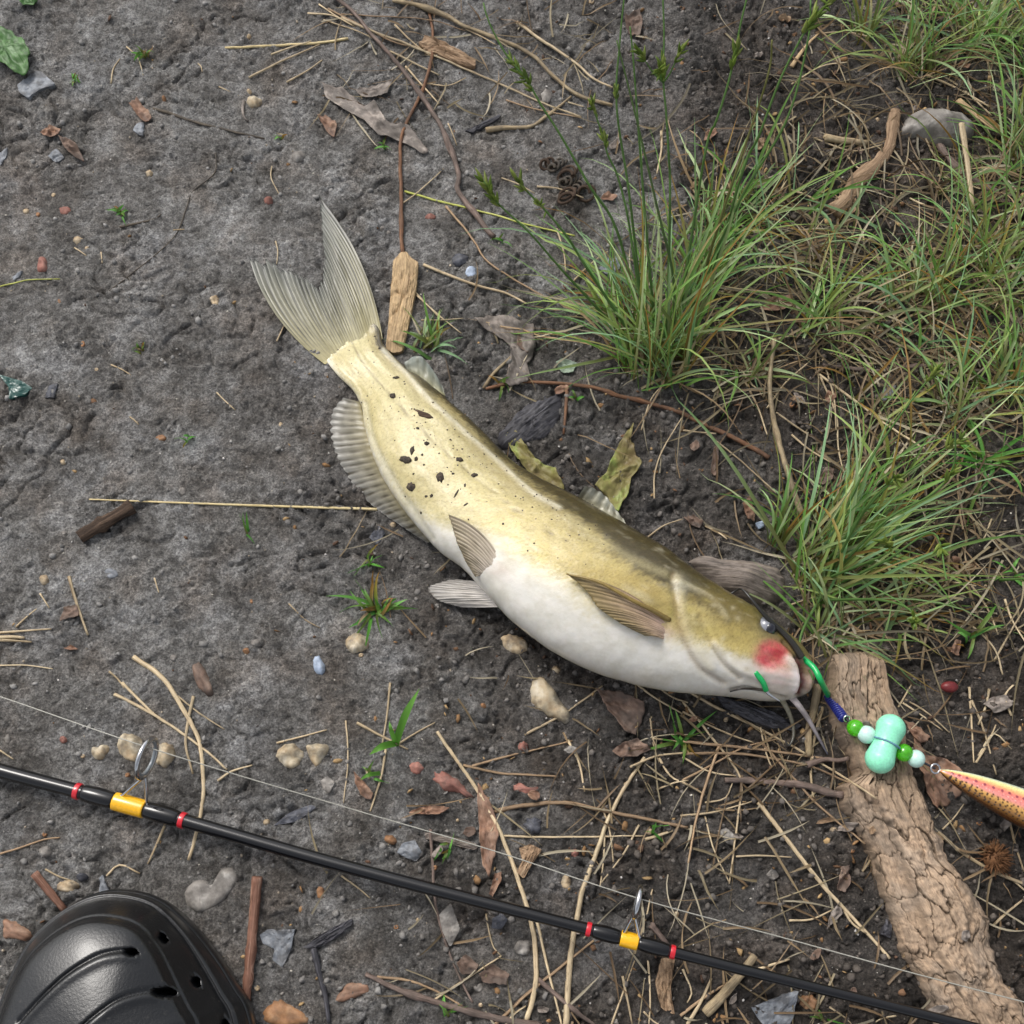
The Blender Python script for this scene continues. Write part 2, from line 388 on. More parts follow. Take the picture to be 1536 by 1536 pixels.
full = catmull(np.hstack([cen, ctl]), NS)[:, 2:]
Dp, Vp, kk = full[:, :2], full[:, 2:4], full[:, 4]
zc = np.full(NS, 0.02)
for _ in range(3):
    Dw, Vw = G(Dp, zc), G(Vp, zc)
    hw = np.linalg.norm(Dw[:, :2] - Vw[:, :2], axis=1) / 2
    cx = (Dw[:, :2] + Vw[:, :2]) / 2
    Tt = kk * hw                                       # half thickness
    base = smooth1(H(cx[:, 0], cx[:, 1]), 120) - 0.002
    zc = base + np.maximum(Tt, 0.0014) + 0.0015
ex = (Dw[:, :2] - Vw[:, :2]) / (2 * hw[:, None])
ph = np.arange(NK) / NK * 2 * math.pi
cphi, sphi = np.cos(ph), np.sin(ph)
sq = lambda v, e: np.sign(v) * np.abs(v) ** e
S = np.linspace(0, 1, NS)[:, None]
lat = sq(cphi, 0.92)[None, :] + 0 * S
hgt = np.where(sphi > 0, sq(sphi, 0.95), 0.92 * sq(sphi, 0.8))[None, :] + 0 * S
# belly is fuller than back: shift the crest a little to the belly in the trunk
body = np.empty((NS, NK, 3))
body[..., :2] = cx[:, None] + (lat * hw[:, None])[..., None] * ex[:, None]
body[..., 2] = zc[:, None] + hgt * Tt[:, None]
upm = sstep(-0.35, 0.1, sphi)[None, :] + 0 * S
bpx = proj(body)
def pdist(poly):
    poly = np.asarray(poly, float); P = bpx.reshape(-1, 2); best = np.full(len(P), 1e9)
    for a, b in zip(poly[:-1], poly[1:]):
        ab = b - a; tt = np.clip(((P - a) @ ab) / (ab @ ab), 0, 1)
        best = np.minimum(best, np.linalg.norm(P - a - tt[:, None] * ab, axis=1))
    return best.reshape(NS, NK)
w = lat                                                # -1 belly .. +1 back
fc = np.zeros((NS, NK, 3))
def lay(m, c, top=True):
    global fc
    m = np.clip(m * (upm if top else 1), 0, 1)[..., None]; fc = fc * (1 - m) + c8(*c) * m
wob = 0.10 * fbm(S * 14 + 0 * w, w * 2.2, 3, 71) + 0.09 * fbm(S * 170 + 0 * w, w * 34, 2, 72); wob2 = fbm(S * 40 + 0 * w, w * 7, 3, 73)
lay(np.ones_like(w), (206, 194, 146), False)                                   # pale gold flank
lay(sstep(0.30, 0.62, S) * sstep(0.62, 0.1, np.abs(w - 0.0 + wob)) * 0.6, (206, 184, 102))  # richer gold mid body
lay(sstep(0.2, 0.7, w + wob) * 0.8, (168, 154, 106))
lay(sstep(0.36, 0.5, S) * sstep(0.1, 0.55, w + wob) * 0.65, (138, 122, 70))
bedge = 0.80 - 0.42 * sstep(0.28, 0.62, S) + 0.1 * sstep(.85, 1, S)
lay(sstep(bedge - 0.10, bedge + 0.10, w + wob * 1.0), (76, 66, 37))             # olive back
lay(sstep(0.84, 1.0, w) * 0.6, (70, 64, 38), False)
lay(sstep(0.35, 0.0, S) * sstep(0.7, 0.2, np.abs(w - 0.1)) * 0.5, (222, 215, 174))
bl_e = -1.0 + 0.62 * sstep(0.30, 0.52, S) + 0.06 * sstep(0.6, 0.8, S)
lay(sstep(bl_e + 0.26, bl_e - 0.22, w + wob), (232, 228, 218))                   # white belly
lay(np.clip((sphi < -0.2)[None, :] * np.ones_like(w) * (w < 0.5), 0, 1), (214, 210, 204), False)
lay(sstep(0.86, 0.93, S) * 0.45, (186, 172, 126)); lay(sstep(0.76, 0.86, S) * sstep(-.1, 0.4, w + wob) * 0.8, (134, 120, 66))
lay(sstep(0.82, 0.9, S) * sstep(-0.15, -0.5, w + wob) * 0.85, (218, 211, 200))
dis = np.zeros((NS, NK))
def line(pts, wpx, colr, k, depth=0.0, n=40):
    d = pdist(catmull(pts, n)); m = np.exp(-(d / wpx) ** 2); lay(m * k, colr); dis[:] += -depth * m * upm
def blob(cxy, rx, ry, colr, k, depth=0.0, rot=0, p=2):
    a = math.radians(rot); q = bpx - np.asarray(cxy); u = (q[..., 0] * math.cos(a) + q[..., 1] * math.sin(a)) / rx; v = (-q[..., 0] * math.sin(a) + q[..., 1] * math.cos(a)) / ry
    m = np.exp(-np.sqrt(u * u + v * v) ** p); lay(m * k * (0.75 + 0.5 * np.clip(wob2, -.5, .5)), colr); dis[:] += -depth * m * upm
# lateral line, pale ridge below the back, belly/anal fin root
line([(515, 490), (545, 545), (590, 598), (640, 652), (690, 697), (740, 738), (800, 785), (850, 812)], 1.2, (120, 104, 58), 0.75, 0.0003, 120)
line([(575, 525), (605, 556), (650, 604), (700, 650), (745, 690), (795, 735), (840, 762)], 3.5, (222, 218, 204), 0.75, -0.0006, 90)
line([(850, 775), (900, 810), (960, 845), (1010, 866)], 7, (200, 190, 150), 0.5, 0.0, 40)
line([(548, 605), (560, 660), (590, 722), (620, 765), (648, 808)], 5, (214, 208, 182), 0.6, 0.0006, 40)
# head: skull plates, gill cover edge, cheek
line([(1008, 862), (1012, 892), (1018, 930), (1032, 972), (1052, 1004), (1084, 1026)], 4.5, (150, 124, 84), 0.5, 0.0012, 50)
line([(1018, 868), (1024, 905), (1030, 938), (1044, 972), (1066, 1002)], 7, (214, 204, 176), 0.55, -0.0005, 50)
line([(1012, 872), (1040, 882), (1072, 900), (1092, 930)], 4.5, (222, 214, 186), 0.6, -0.0006, 40)
line([(1048, 926), (1066, 962), (1086, 996), (1110, 1018)], 3.5, (166, 146, 104), 0.45, 0.0012, 40)
line([(1072, 965), (1100, 998), (1136, 1016)], 5, (226, 220, 206), 0.6, -0.0008, 40)
blob((1075, 900), 34, 20, (136, 118, 58), 0.75, 0, 35); blob((1105, 950), 30, 22, (180, 160, 84), 0.6, 0, 40)
blob((1052, 940), 16, 26, (206, 190, 130), 0.6); blob((1020, 880), 12, 12, (196, 196, 186), 0.6)
blob((905, 880), 60, 16, (176, 148, 76), 0.45, 0, 28); blob((960, 878), 45, 12, (206, 178, 108), 0.5, 0, 25)
blob((985, 905), 40, 14, (128, 112, 52), 0.6, 0, 30); blob((955, 890), 20, 6, (232, 232, 226), 0.55, 0, 30)
blob((780, 815), 70, 26, (222, 200, 104), 0.6, 0, 38); blob((700, 720), 80, 26, (218, 206, 146), 0.5, 0, 42)
blob((1000, 945), 22, 14, (214, 186, 172), 0.6, 0.0006, 25)
blob((748, 858), 18, 12, (214, 192, 178), 0.6, 0.0, 30)
line([(760, 940), (830, 985), (920, 1012), (1000, 1020)], 12, (206, 196, 176), 0.35, 0.0, 40)
rsh = np.random.RandomState(21)
for _ in range(46):
    q_ = np.array([rsh.uniform(985, 1150), 0]); q_[1] = rsh.uniform(860 + (q_[0] - 985) * .42, 905 + (q_[0] - 985) * .75)
    blob(q_, rsh.uniform(3, 9), rsh.uniform(2, 6), [(226, 218, 190), (120, 104, 48), (206, 190, 110), (150, 130, 70)][rsh.randint(4)], rsh.uniform(.25, .6), 0, rsh.uniform(0, 90))
for _ in range(60):
    q_ = np.array([rsh.uniform(620, 980), 0]); m_ = 640 + (q_[0] - 620) * .62; q_[1] = m_ + rsh.uniform(-10, 70)
    blob(q_, rsh.uniform(4, 14), rsh.uniform(1.5, 4), [(232, 226, 206), (150, 132, 78), (214, 196, 128)][rsh.randint(3)], rsh.uniform(.15, .4), 0, rsh.uniform(25, 45))
# wound, lips and mouth
blob((1158, 984), 28, 24, (232, 132, 134), 1.0, 0.0003, 0, 5); blob((1160, 982), 23, 20, (222, 70, 84), 1.1, 0.0004, 0, 6)
for _ in range(26):
    a_ = rsh.rand() * 6.28; r_ = rsh.rand() ** .7
    blob((1160 + 22 * r_ * math.cos(a_), 983 + 19 * r_ * math.sin(a_)), rsh.uniform(2, 4.5), rsh.uniform(2, 4), [(176, 16, 32), (238, 150, 150), (196, 30, 48)][rsh.randint(3)], .7)
blob((1166, 985), 16, 10, (190, 16, 34), .8, 0.0005, 0, 3); blob((1150, 992), 6, 5, (170, 20, 34), .7); blob((1178, 978), 6, 4, (170, 20, 34), .8)
blob((1150, 975), 12, 10, (226, 120, 120), 0.5)
blob((1172, 1018), 26, 18, (226, 196, 188), 0.9, -0.0004, 0); blob((1180, 1000), 14, 10, (226, 170, 168), 0.5)
line([(1183, 988), (1192, 1003), (1194, 1020), (1192, 1034)], 6.5, (234, 224, 222), 0.9, -0.0010, 40)
line([(1211, 994), (1215, 1010), (1211, 1028)], 7, (192, 160, 136), 0.9, -0.0012, 40)
line([(1197, 988), (1202, 1000), (1204, 1012), (1203, 1026), (1199, 1040)], 5.2, (92, 32, 32), 1.3, 0.0016, 40)
line([(1209, 990), (1214, 1008), (1210, 1034)], 3, (226, 190, 176), .8, -.0006, 30)
line([(1189, 990), (1195, 1004), (1196, 1022), (1193, 1036)], 2.6, (240, 214, 212), .9, -.0006, 30)
line([(1176, 962), (1190, 978), (1197, 990)], 3, (110, 96, 66), 0.6, 0.001, 30)
line([(1096, 1036), (1120, 1032), (1150, 1040), (1178, 1046)], 2.2, (120, 104, 84), 0.5, 0.001, 30)
blob((1151, 938), 17, 13, (120, 112, 84), 0.8, -0.0008, 40); blob((1151, 938), 11, 8, (60, 56, 50), 0.9, 0.002, 40)
# silt and slime smears
lay(np.clip(fbm(S * 60 + 0 * w, w * 9, 4, 75) - 0.25, 0, 1) * 0.35 * (w > -0.2), (150, 138, 96))
lay(np.clip(fbm(S * 26 + 0 * w, w * 12, 4, 77) - 0.3, 0, 1) * 0.5 * sstep(0.3, 0.7, w) * sstep(0.4, 0.6, S), (212, 206, 190))
dis += 0.0005 * fbm(S * 9 + 0 * w, w * 2, 3, 79) + 0.00012 * wob2
nrm = np.empty_like(body)
dS = np.gradient(body, axis=0); dP = np.roll(body, -1, 1) - np.roll(body, 1, 1)
nrm = np.cross(dP, dS); nrm /= np.maximum(np.linalg.norm(nrm, axis=-1), 1e-12)[..., None]
if nrm[NS // 2, NK // 4, 2] < 0: nrm = -nrm
taper = (sstep(0, 0.04, S) * sstep(1.0, 0.985, S))
body += nrm * (dis * taper)[..., None]
fc = fc * .88 * (1 - sstep(bl_e - .1, bl_e + .35, w)[..., None] * np.array([.13, .15, .24]))
fish = empty('catfish', (*cx[NS // 2], H(*cx[NS // 2])))
tag(fish, 'golden flanked catfish with white belly lying on its side with a hook in its mouth', 'fish')
bV = np.vstack([body.reshape(-1, 3), body[0].mean(0), body[-1].mean(0)])
bF = grid_faces(NS, NK, True)[:, ::-1]; j = np.arange(NK)
caps = np.vstack([np.stack([j, (j + 1) % NK, np.full(NK, NS * NK)], -1), np.stack([(NS - 1) * NK + (j + 1) % NK, (NS - 1) * NK + j, np.full(NK, NS * NK + 1)], -1)])
bU = np.stack([np.repeat(S * 0.36, NK, 1), w * hw[:, None]], -1).reshape(-1, 2); bU = np.vstack([bU, [[0, 0], [0.36, 0]]])
spk_ = np.clip(sstep(.5, .25, fc[..., 2]) + sstep(bl_e - .05, bl_e + .3, w) * .6, 0.06, 1)
fc4 = np.concatenate([fc, spk_[..., None]], -1)
bC = np.vstack([fc4.reshape(-1, 4), fc4[0].mean(0), fc4[-1].mean(0)])
t = NT('fish_skin'); a = t.add('ShaderNodeAttribute', attribute_name='Col')
n1 = t.noise(t.map('UV', (1, 1, 1)), 700, 4, 0.7); n2 = t.noise(t.map('UV', (1, 1.6, 1)), 110, 5, 0.65)
col = t.mix(1.0, a.outputs['Color'], t.ramp(n1, (0.3, (.70, .67, .58)), (0.5, (1.0, 1.0, 1.0)), (0.75, (1.16, 1.15, 1.12))), 'MULTIPLY')
col = t.mix(a.outputs['Alpha'], a.outputs['Color'], col)
col = t.mix(1.0, col, t.ramp(n2, (0.3, (.86, .85, .80)), (0.6, (1.05, 1.05, 1.06))), 'MULTIPLY')
t.set(Base_Color=col, Roughness=0.45, Specular_IOR_Level=0.4, Coat_Weight=0.75, Coat_Roughness=0.11, Subsurface_Weight=0.12, Subsurface_Radius=(0.004, 0.0025, 0.0015), Subsurface_Scale=1.0)
t.bump(t.noise(t.map('UV', (1, 1, 1)), 450, 6, 0.7), 0.30, 0.0006)
cbp = t.add('ShaderNodeBump'); cbp.inputs['Strength'].default_value = .55; cbp.inputs['Distance'].default_value = .0012; t.l.new(t.noise(t.map('UV', (1, 1.5, 1)), 230, 5, .65), cbp.inputs['Height']); t.l.new(cbp.outputs[0], t.b.inputs['Coat Normal'])
fbody = mesh_obj('body', bV, bF.tolist() + caps[:, ::-1].tolist(), t.m, fish, uv=bU, col=bC)
FT = cKD = None
_up = np.nonzero((sphi > -0.05))[0]
_fp = proj(body[:, _up]).reshape(-1, 2); _f3 = body[:, _up].reshape(-1, 3); _fn = nrm[:, _up].reshape(-1, 3)
def fish_at(p, lift=0.0):
    k = np.argmin(((_fp - np.asarray(p)) ** 2).sum(1)); return _f3[k] + _fn[k] * lift, _fn[k]

# fins: rays run from the root curve to the edge curve
fin_t = NT('fish_fin'); t = fin_t; a = t.add('ShaderNodeAttribute', attribute_name='Col')
n1 = t.noise(t.map('UV', (40, 700, 1)), 1, 5, 0.6); n2 = t.noise(t.map('UV', (1, 1, 1)), 260, 4)
col = t.mix(1.0, a.outputs['Color'], t.ramp(n1, (0.3, (.70, .70, .68)), (0.65, (1.15, 1.15, 1.15))), 'MULTIPLY')
col = t.mix(1.0, col, t.ramp(n2, (0.3, (.85, .85, .82)), (0.65, (1.1, 1.1, 1.1))), 'MULTIPLY')
t.set(Base_Color=col, Roughness=0.38, Coat_Weight=0.15, Coat_Roughness=0.25, Specular_IOR_Level=0.35)
t.bump(n1, 0.3, 0.0003)
def fin(name, root, edge, nray, croot, cedge, cray, bulge=(0, 0), amp=0.00035, rag=0.03, seed=0, arch=0.0, thick=0.0004, M_=26, per=8, lin_edge=True, dome=0.0):
    N = nray * per + 1
    R = lin(root, N); E = lin(edge, N) if lin_edge else catmull(edge, N)
    q = np.linspace(0, 1, N); r = np.linspace(0, 1, M_)[:, None]
    rs = np.random.RandomState(seed)
    ragv = 1 - rag * np.abs(fbm(q * nray * 0.7, q * 0 + seed, 3, seed)) - rag * 0.5 * (np.abs(np.sin(q * nray * math.pi)) ** 6)
    E = R + (E - R) * ragv[:, None]
    P = R[None] * (1 - r[..., None]) + E[None] * r[..., None]
    dirn = E - R; perp = np.stack([-dirn[:, 1], dirn[:, 0], 0 * dirn[:, 0]], -1)
    b = bulge[0] * (1 - q) + bulge[1] * q
    P += (4 * r * (1 - r))[..., None] * (perp * b[:, None])[None]
    qw = q + 0.35 / nray * perlin(q * nray * .45, q * 0, seed + 8); ray_ = np.cos(qw * nray * 2 * math.pi)
    P[..., 2] += amp * ray_[None] * (0.35 + 0.65 * r) + arch * 4 * r * (1 - r) + dome * (np.sin(q * math.pi))[None] * np.sin(r * math.pi * .7)
    P[..., 2] += 0.0006 * fbm(q[None] * 5 + 0 * r, r * 2 + 0 * q[None], 2, seed + 3)
    cm = np.clip((r + .12 * perlin(q * nray * .8, q * 0, seed)[None] * np.sin(r * math.pi)) ** 0.65, 0, 1)[..., None]
    C = c8(*croot) * (1 - cm) + c8(*cedge) * cm + 0 * q[None, :, None]
    dk = (sstep(0.1, -0.9, ray_)[None] * sstep(0.05, 0.35, r) * 0.95 * np.clip(0.55 + 0.6 * fbm(q * nray * .9 + 0 * r, r * 2.5 + 0 * q[None], 2, seed + 5), 0.1, 1))[..., None]
    C = C * (1 - dk) + c8(*cray) * dk
    top = P.reshape(-1, 3); bot = top - [0, 0, thick]
    n = len(top); F = grid_faces(M_, N)
    bd = np.r_[np.arange(N), np.arange(1, M_) * N + N - 1, (M_ - 1) * N + np.arange(N - 2, -1, -1), np.arange(M_ - 2, 0, -1) * N]
    side = np.stack([bd, np.roll(bd, -1), np.roll(bd, -1) + n, bd + n], -1)
    ln = np.linalg.norm(E - R, axis=1).mean()
    U = np.stack([r * ln + 0 * q[None], q[None] * nray * 0.0016 + 0 * r], -1).reshape(-1, 2)
    return mesh_obj(name, np.vstack([top, bot]), np.vstack([F, F[:, ::-1] + n, side]), fin_t.m, fish, uv=np.vstack([U, U]), col=np.vstack([C.reshape(-1, 3)] * 2))
def gz(pts, dz):
    pts = np.asarray(pts, float); P = G(pts, 0.0); z = H(P[:, 0], P[:, 1]) + dz; return G(pts, z)
root = G([(574, 508), (555, 516), (531, 527), (506, 537), (487, 546)], zc[0] + np.array([.0006, .0008, .001, .0008, .0012]))
edge = gz([(477, 289), (480, 330), (483, 360), (484, 381), (482, 412), (477, 432), (461, 418), (440, 407), (418, 396), (396, 387), (370, 383)], np.array([.0035, .003, .003, .003, .003, .003, .003, .003, .003, .003, .0035]))
fin('tail_fin', root, edge, 30, (170, 160, 118), (98, 100, 95), (48, 48, 42), bulge=(-0.06, 0.08), seed=3, rag=0.11, amp=0.00012, arch=0.001, M_=40)
ar = G([(540, 603), (549, 640), (562, 682), (583, 722), (612, 768), (648, 812)], H(-.07, .05) + np.array([.008, .009, .009, .010, .010, .009]))
ae = gz([(514, 596), (496, 622), (498, 668), (519, 712), (556, 757), (640, 814)], np.array([.004, .003, .003, .003, .003, .004]))
fin('anal_fin', ar, ae, 26, (132, 121, 82), (130, 128, 124), (64, 57, 42), seed=5, rag=0.07, amp=0.0002, lin_edge=False, per=8)
def on(pts, lift): return np.array([fish_at(p, lift)[0] for p in pts])
adr = G([(612, 560), (630, 570), (650, 583), (668, 594)], np.array([.010, .010, .010, .010]))
ade = gz([(606, 543), (628, 533), (648, 552), (664, 580)], np.array([.010, .012, .010, .006]))
fin('adipose_fin', adr, ade, 5, (150, 142, 104), (150, 156, 150), (120, 120, 104), seed=7, amp=0.0001, rag=0.02, lin_edge=False, thick=0.0012)
dor = G([(862, 752), (885, 762), (912, 776), (940, 790)], np.array([.018, .019, .020, .019]))
doe = G([(878, 729), (890, 730), (908, 742), (936, 780)], np.array([.026, .025, .020, .016]))
fin('dorsal_fin', dor, doe, 6, (140, 132, 100), (172, 172, 160), (110, 104, 84), seed=9, rag=0.06)
pr = on([(752, 850), (742, 858), (730, 866), (719, 868)], -0.0012); tip = fish_at((672, 770), 0.003)[0]
pe = np.vstack([G(np.array(p, float), fish_at(p)[0][2] + l_) for p, l_ in zip([(671, 770), (678, 790), (684, 812), (698, 842), (713, 866)], (.004, .004, .004, .0035, .002))])
fin('pelvic_fin', pr, pe, 15, (218, 204, 190), (136, 124, 100), (92, 80, 62), bulge=(-0.10, 0.02), seed=11, amp=0.00018, M_=40, rag=0.03, arch=.0022)
pr2 = G([(716, 872), (726, 884), (738, 897), (748, 911)], np.array([.010, .010, .009, .008]))
pe2 = gz([(684, 869), (660, 873), (642, 882), (654, 899), (690, 911)], np.array([.005, .004, .003, .003, .004]))
fin('pelvic_fin', pr2, pe2, 14, (216, 208, 200), (150, 146, 142), (92, 84, 78), seed=13, amp=0.00018, rag=0.03, lin_edge=False)
cr = on([(1004, 932), (1005, 942), (1003, 952), (998, 960)], -0.0010); zt = cr[:, 2].mean() + .0022
def over(pts, lift): return np.vstack([G(np.array(p, float), fish_at(p)[0][2] + l_) for p, l_ in zip(pts, lift)])
ce = over([(850, 861), (866, 874), (880, 888), (894, 911), (930, 936), (968, 954)], (.0035, .0035, .0035, .0035, .003, .002))
fin('pectoral_fin', cr, ce, 17, (208, 178, 162), (132, 116, 78), (84, 72, 44), bulge=(-0.075, 0.03), seed=15, amp=0.0002, M_=40, rag=0.03, dome=0.0012, arch=.0028)
spn = over([(850, 861), (898, 873), (946, 899), (980, 916), (1004, 930)], (.004, .0058, .0055, .0034, -.0008))
V, F, U = tube(catmull(spn, 40), np.linspace(0.0004, 0.0012, 40), 8)
m_skin2 = Mcol('fish_spine', 0.4, 0.2, 400, coat=0.3)
mesh_obj('fin_spine', V, F, m_skin2, fish, uv=U, col=np.tile(c8(132, 112, 62), (len(V), 1)))
# eye
ec, en = fish_at((1151, 938), -0.0012)
def ball(c, r, seg=28, rings=16, sc=(1, 1, 1), seed=None, amp=0):
    th = np.linspace(0.001, math.pi - 0.001, rings)[:, None]; a = np.arange(seg)[None] / seg * 2 * math.pi
    D = np.stack([np.sin(th) * np.cos(a), np.sin(th) * np.sin(a), np.cos(th) + 0 * a], -1)
    rr = 1.0
    if seed is not None: rr = (1 + amp * fbm(D[..., 0] * 1.7 + D[..., 2] * 1.1 + seed, D[..., 1] * 1.7 - D[..., 2] * .8 + seed * 2, 3, seed % 50))[..., None]
    V = (D * rr * np.asarray(sc) * r + c).reshape(-1, 3)
    return V, grid_faces(rings, seg, True)[:, ::-1]
def ball_uv(V, c): return (V[:, :2] - np.asarray(c)[:2])
m_eye = Mplain('eye_white', c8(128, 130, 138), 0.12, coat=1.0); m_pup = Mplain('eye_black', (0.006, 0.006, 0.012), 0.06, coat=1.0)
V, F = ball(ec, 0.0045); eye = mesh_obj('eye', V, F, m_eye, fish); WORG[eye.name] = WORG[fish.name]
vd = CAM - ec; vd /= np.linalg.norm(vd); pd = en * 0.5 + vd * 0.5; pd /= np.linalg.norm(pd)
V, F = ball(ec + pd * 0.0013 + np.array([0.0009, -0.0010, 0]), 0.0034); mesh_obj('pupil', V, F, m_pup, eye)
# barbels
m_barb = Mcol('barbel', 0.35, 0.2, 400, coat=0.4)
def barbel(P, r0, r1, c0, c1):
    n = 60; Q = catmull(P, n); R = np.linspace(r0, r1, n); V, F, U = tube(Q, R, 10)
    k = np.clip(U[:, :1] / U[:, 0].max(), 0, 1); mesh_obj('barbel', V, F, m_barb, fish, uv=U, col=c8(*c0) * (1 - k) + c8(*c1) * k)
P = on([(1198, 986), (1184, 966), (1168, 948)], 0.0012); zz_ = P[-1, 2]
barbel(np.vstack([P, G([(1148, 924), (1127, 899), (1113, 884), (1104, 886), (1094, 892)], np.array([zz_ + .004, zz_ + .005, zz_ + .003, zz_, zz_ - .001]))]), 0.0017, 0.0003, (50, 48, 42), (24, 22, 22))
P = on([(1174, 1029)], -0.0022)
barbel(np.vstack([P, gz([(1186, 1044), (1197, 1057), (1212, 1078), (1226, 1103), (1242, 1132)], np.array([.012, .010, .007, .004, .002]))]), 0.0019, 0.0004, (222, 208, 204), (70, 72, 84))
P = on([(1164, 1040)], -0.002)
barbel(np.vstack([P, gz([(1175, 1053), (1183, 1068), (1189, 1087), (1190, 1105), (1184, 1118), (1178, 1112)], np.array([.010, .007, .004, .003, .003, .003]))]), 0.0015, 0.0004, (170, 164, 140), (26, 24, 28))
P = on([(1146, 1034), (1130, 1033), (1112, 1032), (1096, 1035)], 0.0006)
barbel(P, 0.0006, 0.0003, (60, 50, 40), (30, 26, 24))

# ------------------------------------------------------------------ generic pieces lying about
def lie(pts, n, r, lift=0.0, sm=9, start=0.0, end=0.0):
    Q = catmull(pts, n); P = G(Q, 0.002); z = surf(P[:, 0], P[:, 1]); z = np.maximum(smooth1(z, sm), smooth1(z, max(2, n // 3)) * 0.6 + 0.4 * z) + r + lift
    z = z + start * np.linspace(1, 0, n) ** 2 + end * np.linspace(0, 1, n) ** 2
    return G(Q, z)
SEED = [100]
def rod(name, pts, rpx, mat, label, cat, group=None, taper=(1, 0.6), lift=0.0, rough=0.12, k=7, knots=0, flat=1.0, start=0.0, end=0.0, sink=0.25, parent=None, kink=0.8):
    SEED[0] += 1; rs = np.random.RandomState(SEED[0])
    pts = np.asarray(pts, float); L = np.linalg.norm(np.diff(pts, axis=0), axis=1).sum()
    n = int(np.clip(L / 7, 8, 90)); r = rpx * MPP * (.76 if name == 'straw' else .92) * rs.uniform(.92, 1.1)
    q = catmull(pts, n) + kink * np.stack([perlin(np.arange(n) * .35, np.zeros(n) + SEED[0], 5), perlin(np.arange(n) * .35, np.zeros(n) + SEED[0], 6)], -1) * np.minimum(1, L / 200)
    P = lie(q, n, r * (1 - sink), lift, 9, start, end)
    s = np.linspace(0, 1, n); R = r * (taper[0] * (1 - s) + taper[1] * s) * (1 + rough * perlin(s * n * .6, s * 0 + SEED[0], 8))
    for q_ in range(knots):
        R *= 1 + 0.35 * np.exp(-((s - rs.rand()) * n / 1.6) ** 2)
    V, F, U = tube(P, R, k, flat)
    U = U + rs.rand(2) * 3
    o = mesh_obj(name, V, F, mat, parent, uv=U)
    return tag(o, label, cat, group)
def poly_piece(name, pts, mat, label, cat, group=None, h=2.0, mode='flake', curl=0.0, ax=None, jag=0.03, lift=0.0, seed=None, cup=0.0, tilt=(0, 0), col=None, parent=None, nr=9, sub=5, grain=0.0):
    """a star-shaped outline from the photo given body: 'flake' flat chip, 'dome' rounded stone, 'leaf' thin crumpled sheet. h in pixels"""
    SEED[0] += 1; sd_ = seed or SEED[0]; rs = np.random.RandomState(sd_)
    P = np.asarray(pts, float); n = len(P) * sub
    o = lin(np.vstack([P, P[:1]]), n + 1)[:-1]; 
    if mode == 'dome':
        k = np.array([.25, .5, .25]);
        for _ in range(3): o = (np.roll(o, 1, 0) + 2 * o + np.roll(o, -1, 0)) / 4
    c = o.mean(0); a = np.arange(n) / n * 2 * math.pi
    size = np.linalg.norm(o - c, axis=1).mean()
    o = c + (o - c) * (1 + jag * 2 * fbm(np.cos(a) * 2.5 + sd_, np.sin(a) * 2.5, 3, sd_ % 60))[:, None]
    r = np.linspace(0, 1, nr)[1:][:, None, None]
    Q = c + (o - c)[None] * r; Q = np.vstack([c[None], Q.reshape(-1, 2)])
    rr = np.r_[0, np.repeat(np.linspace(0, 1, nr)[1:], n)]
    W = G(Q, 0.002); hm = h * MPP
    zs = surf(W[:, 0], W[:, 1]); zc_ = zs.mean()
    lx = (Q - c) / size
    nz = fbm(lx[:, 0] * 1.3 + sd_, lx[:, 1] * 1.3, 3, sd_ % 60)
    if ax is None:
        uu, sv3, vt = np.linalg.svd(o - c, full_matrices=False); axd = vt[0]
    else:
        axd = np.asarray(ax, float); axd /= np.linalg.norm(axd)
    al = (Q - c) @ axd; ac = (Q - c) @ np.array([-axd[1], axd[0]])
    tl = (lx[:, 0] * tilt[0] + lx[:, 1] * tilt[1]) * MPP * size
    if mode == 'dome':
        z = zc_ * 0.6 + zs * 0.4 * rr - 0.30 * hm + hm * np.sqrt(np.clip(1 - rr ** 2.6, 0, 1)) * (1 + 0.30 * perlin(lx[:, 0] * .9 + sd_, lx[:, 1] * .9, sd_ % 60) + .05 * nz) + tl + lift + grain * MPP * perlin(al * .05, ac * .6, sd_ % 40)
        bot = zs - 0.5 * hm - 0.001
    elif mode == 'flake':
        z = zc_ * 0.6 + zs * 0.4 + hm * (1 - 0.25 * rr ** 4 + 0.22 * nz) + tl + lift + grain * MPP * perlin(al * .05, ac * .6, sd_ % 40)
        bot = np.minimum(z - 0.4 * hm, zs - 0.0006)
    else:
        cw = np.abs(ac).max() + 1e-6; cl_ = np.abs(al).max() + 1e-6
        z = np.maximum(zs * .5 + zc_ * .5, zs) + hm * 0.5 + lift + tl + cup * MPP * (ac / cw) ** 2 + curl * MPP * np.abs(al / cl_) ** 3 + MPP * size * 0.10 * nz + 0.012 * MPP * size * perlin(al * .35, ac * .08, sd_ % 40)
        bot = z - np.maximum(hm, 0.0003)
    T_ = np.column_stack([W[:, :2], z]); B_ = np.column_stack([W[:, :2], bot])
    m = len(T_); F = []
    for b0, fl in ((0, False), (m, True)):
        for j in range(n):
            f = [b0, b0 + 1 + j, b0 + 1 + (j + 1) % n]; F.append(f[::-1] if fl else f)
        for i in range(nr - 2):
            for j in range(n):
                f = [b0 + 1 + i * n + j, b0 + 1 + (i + 1) * n + j, b0 + 1 + (i + 1) * n + (j + 1) % n, b0 + 1 + i * n + (j + 1) % n]; F.append(f[::-1] if fl else f)
    e0 = 1 + (nr - 2) * n
    for j in range(n): F.append([e0 + j, m + e0 + j, m + e0 + (j + 1) % n, e0 + (j + 1) % n])
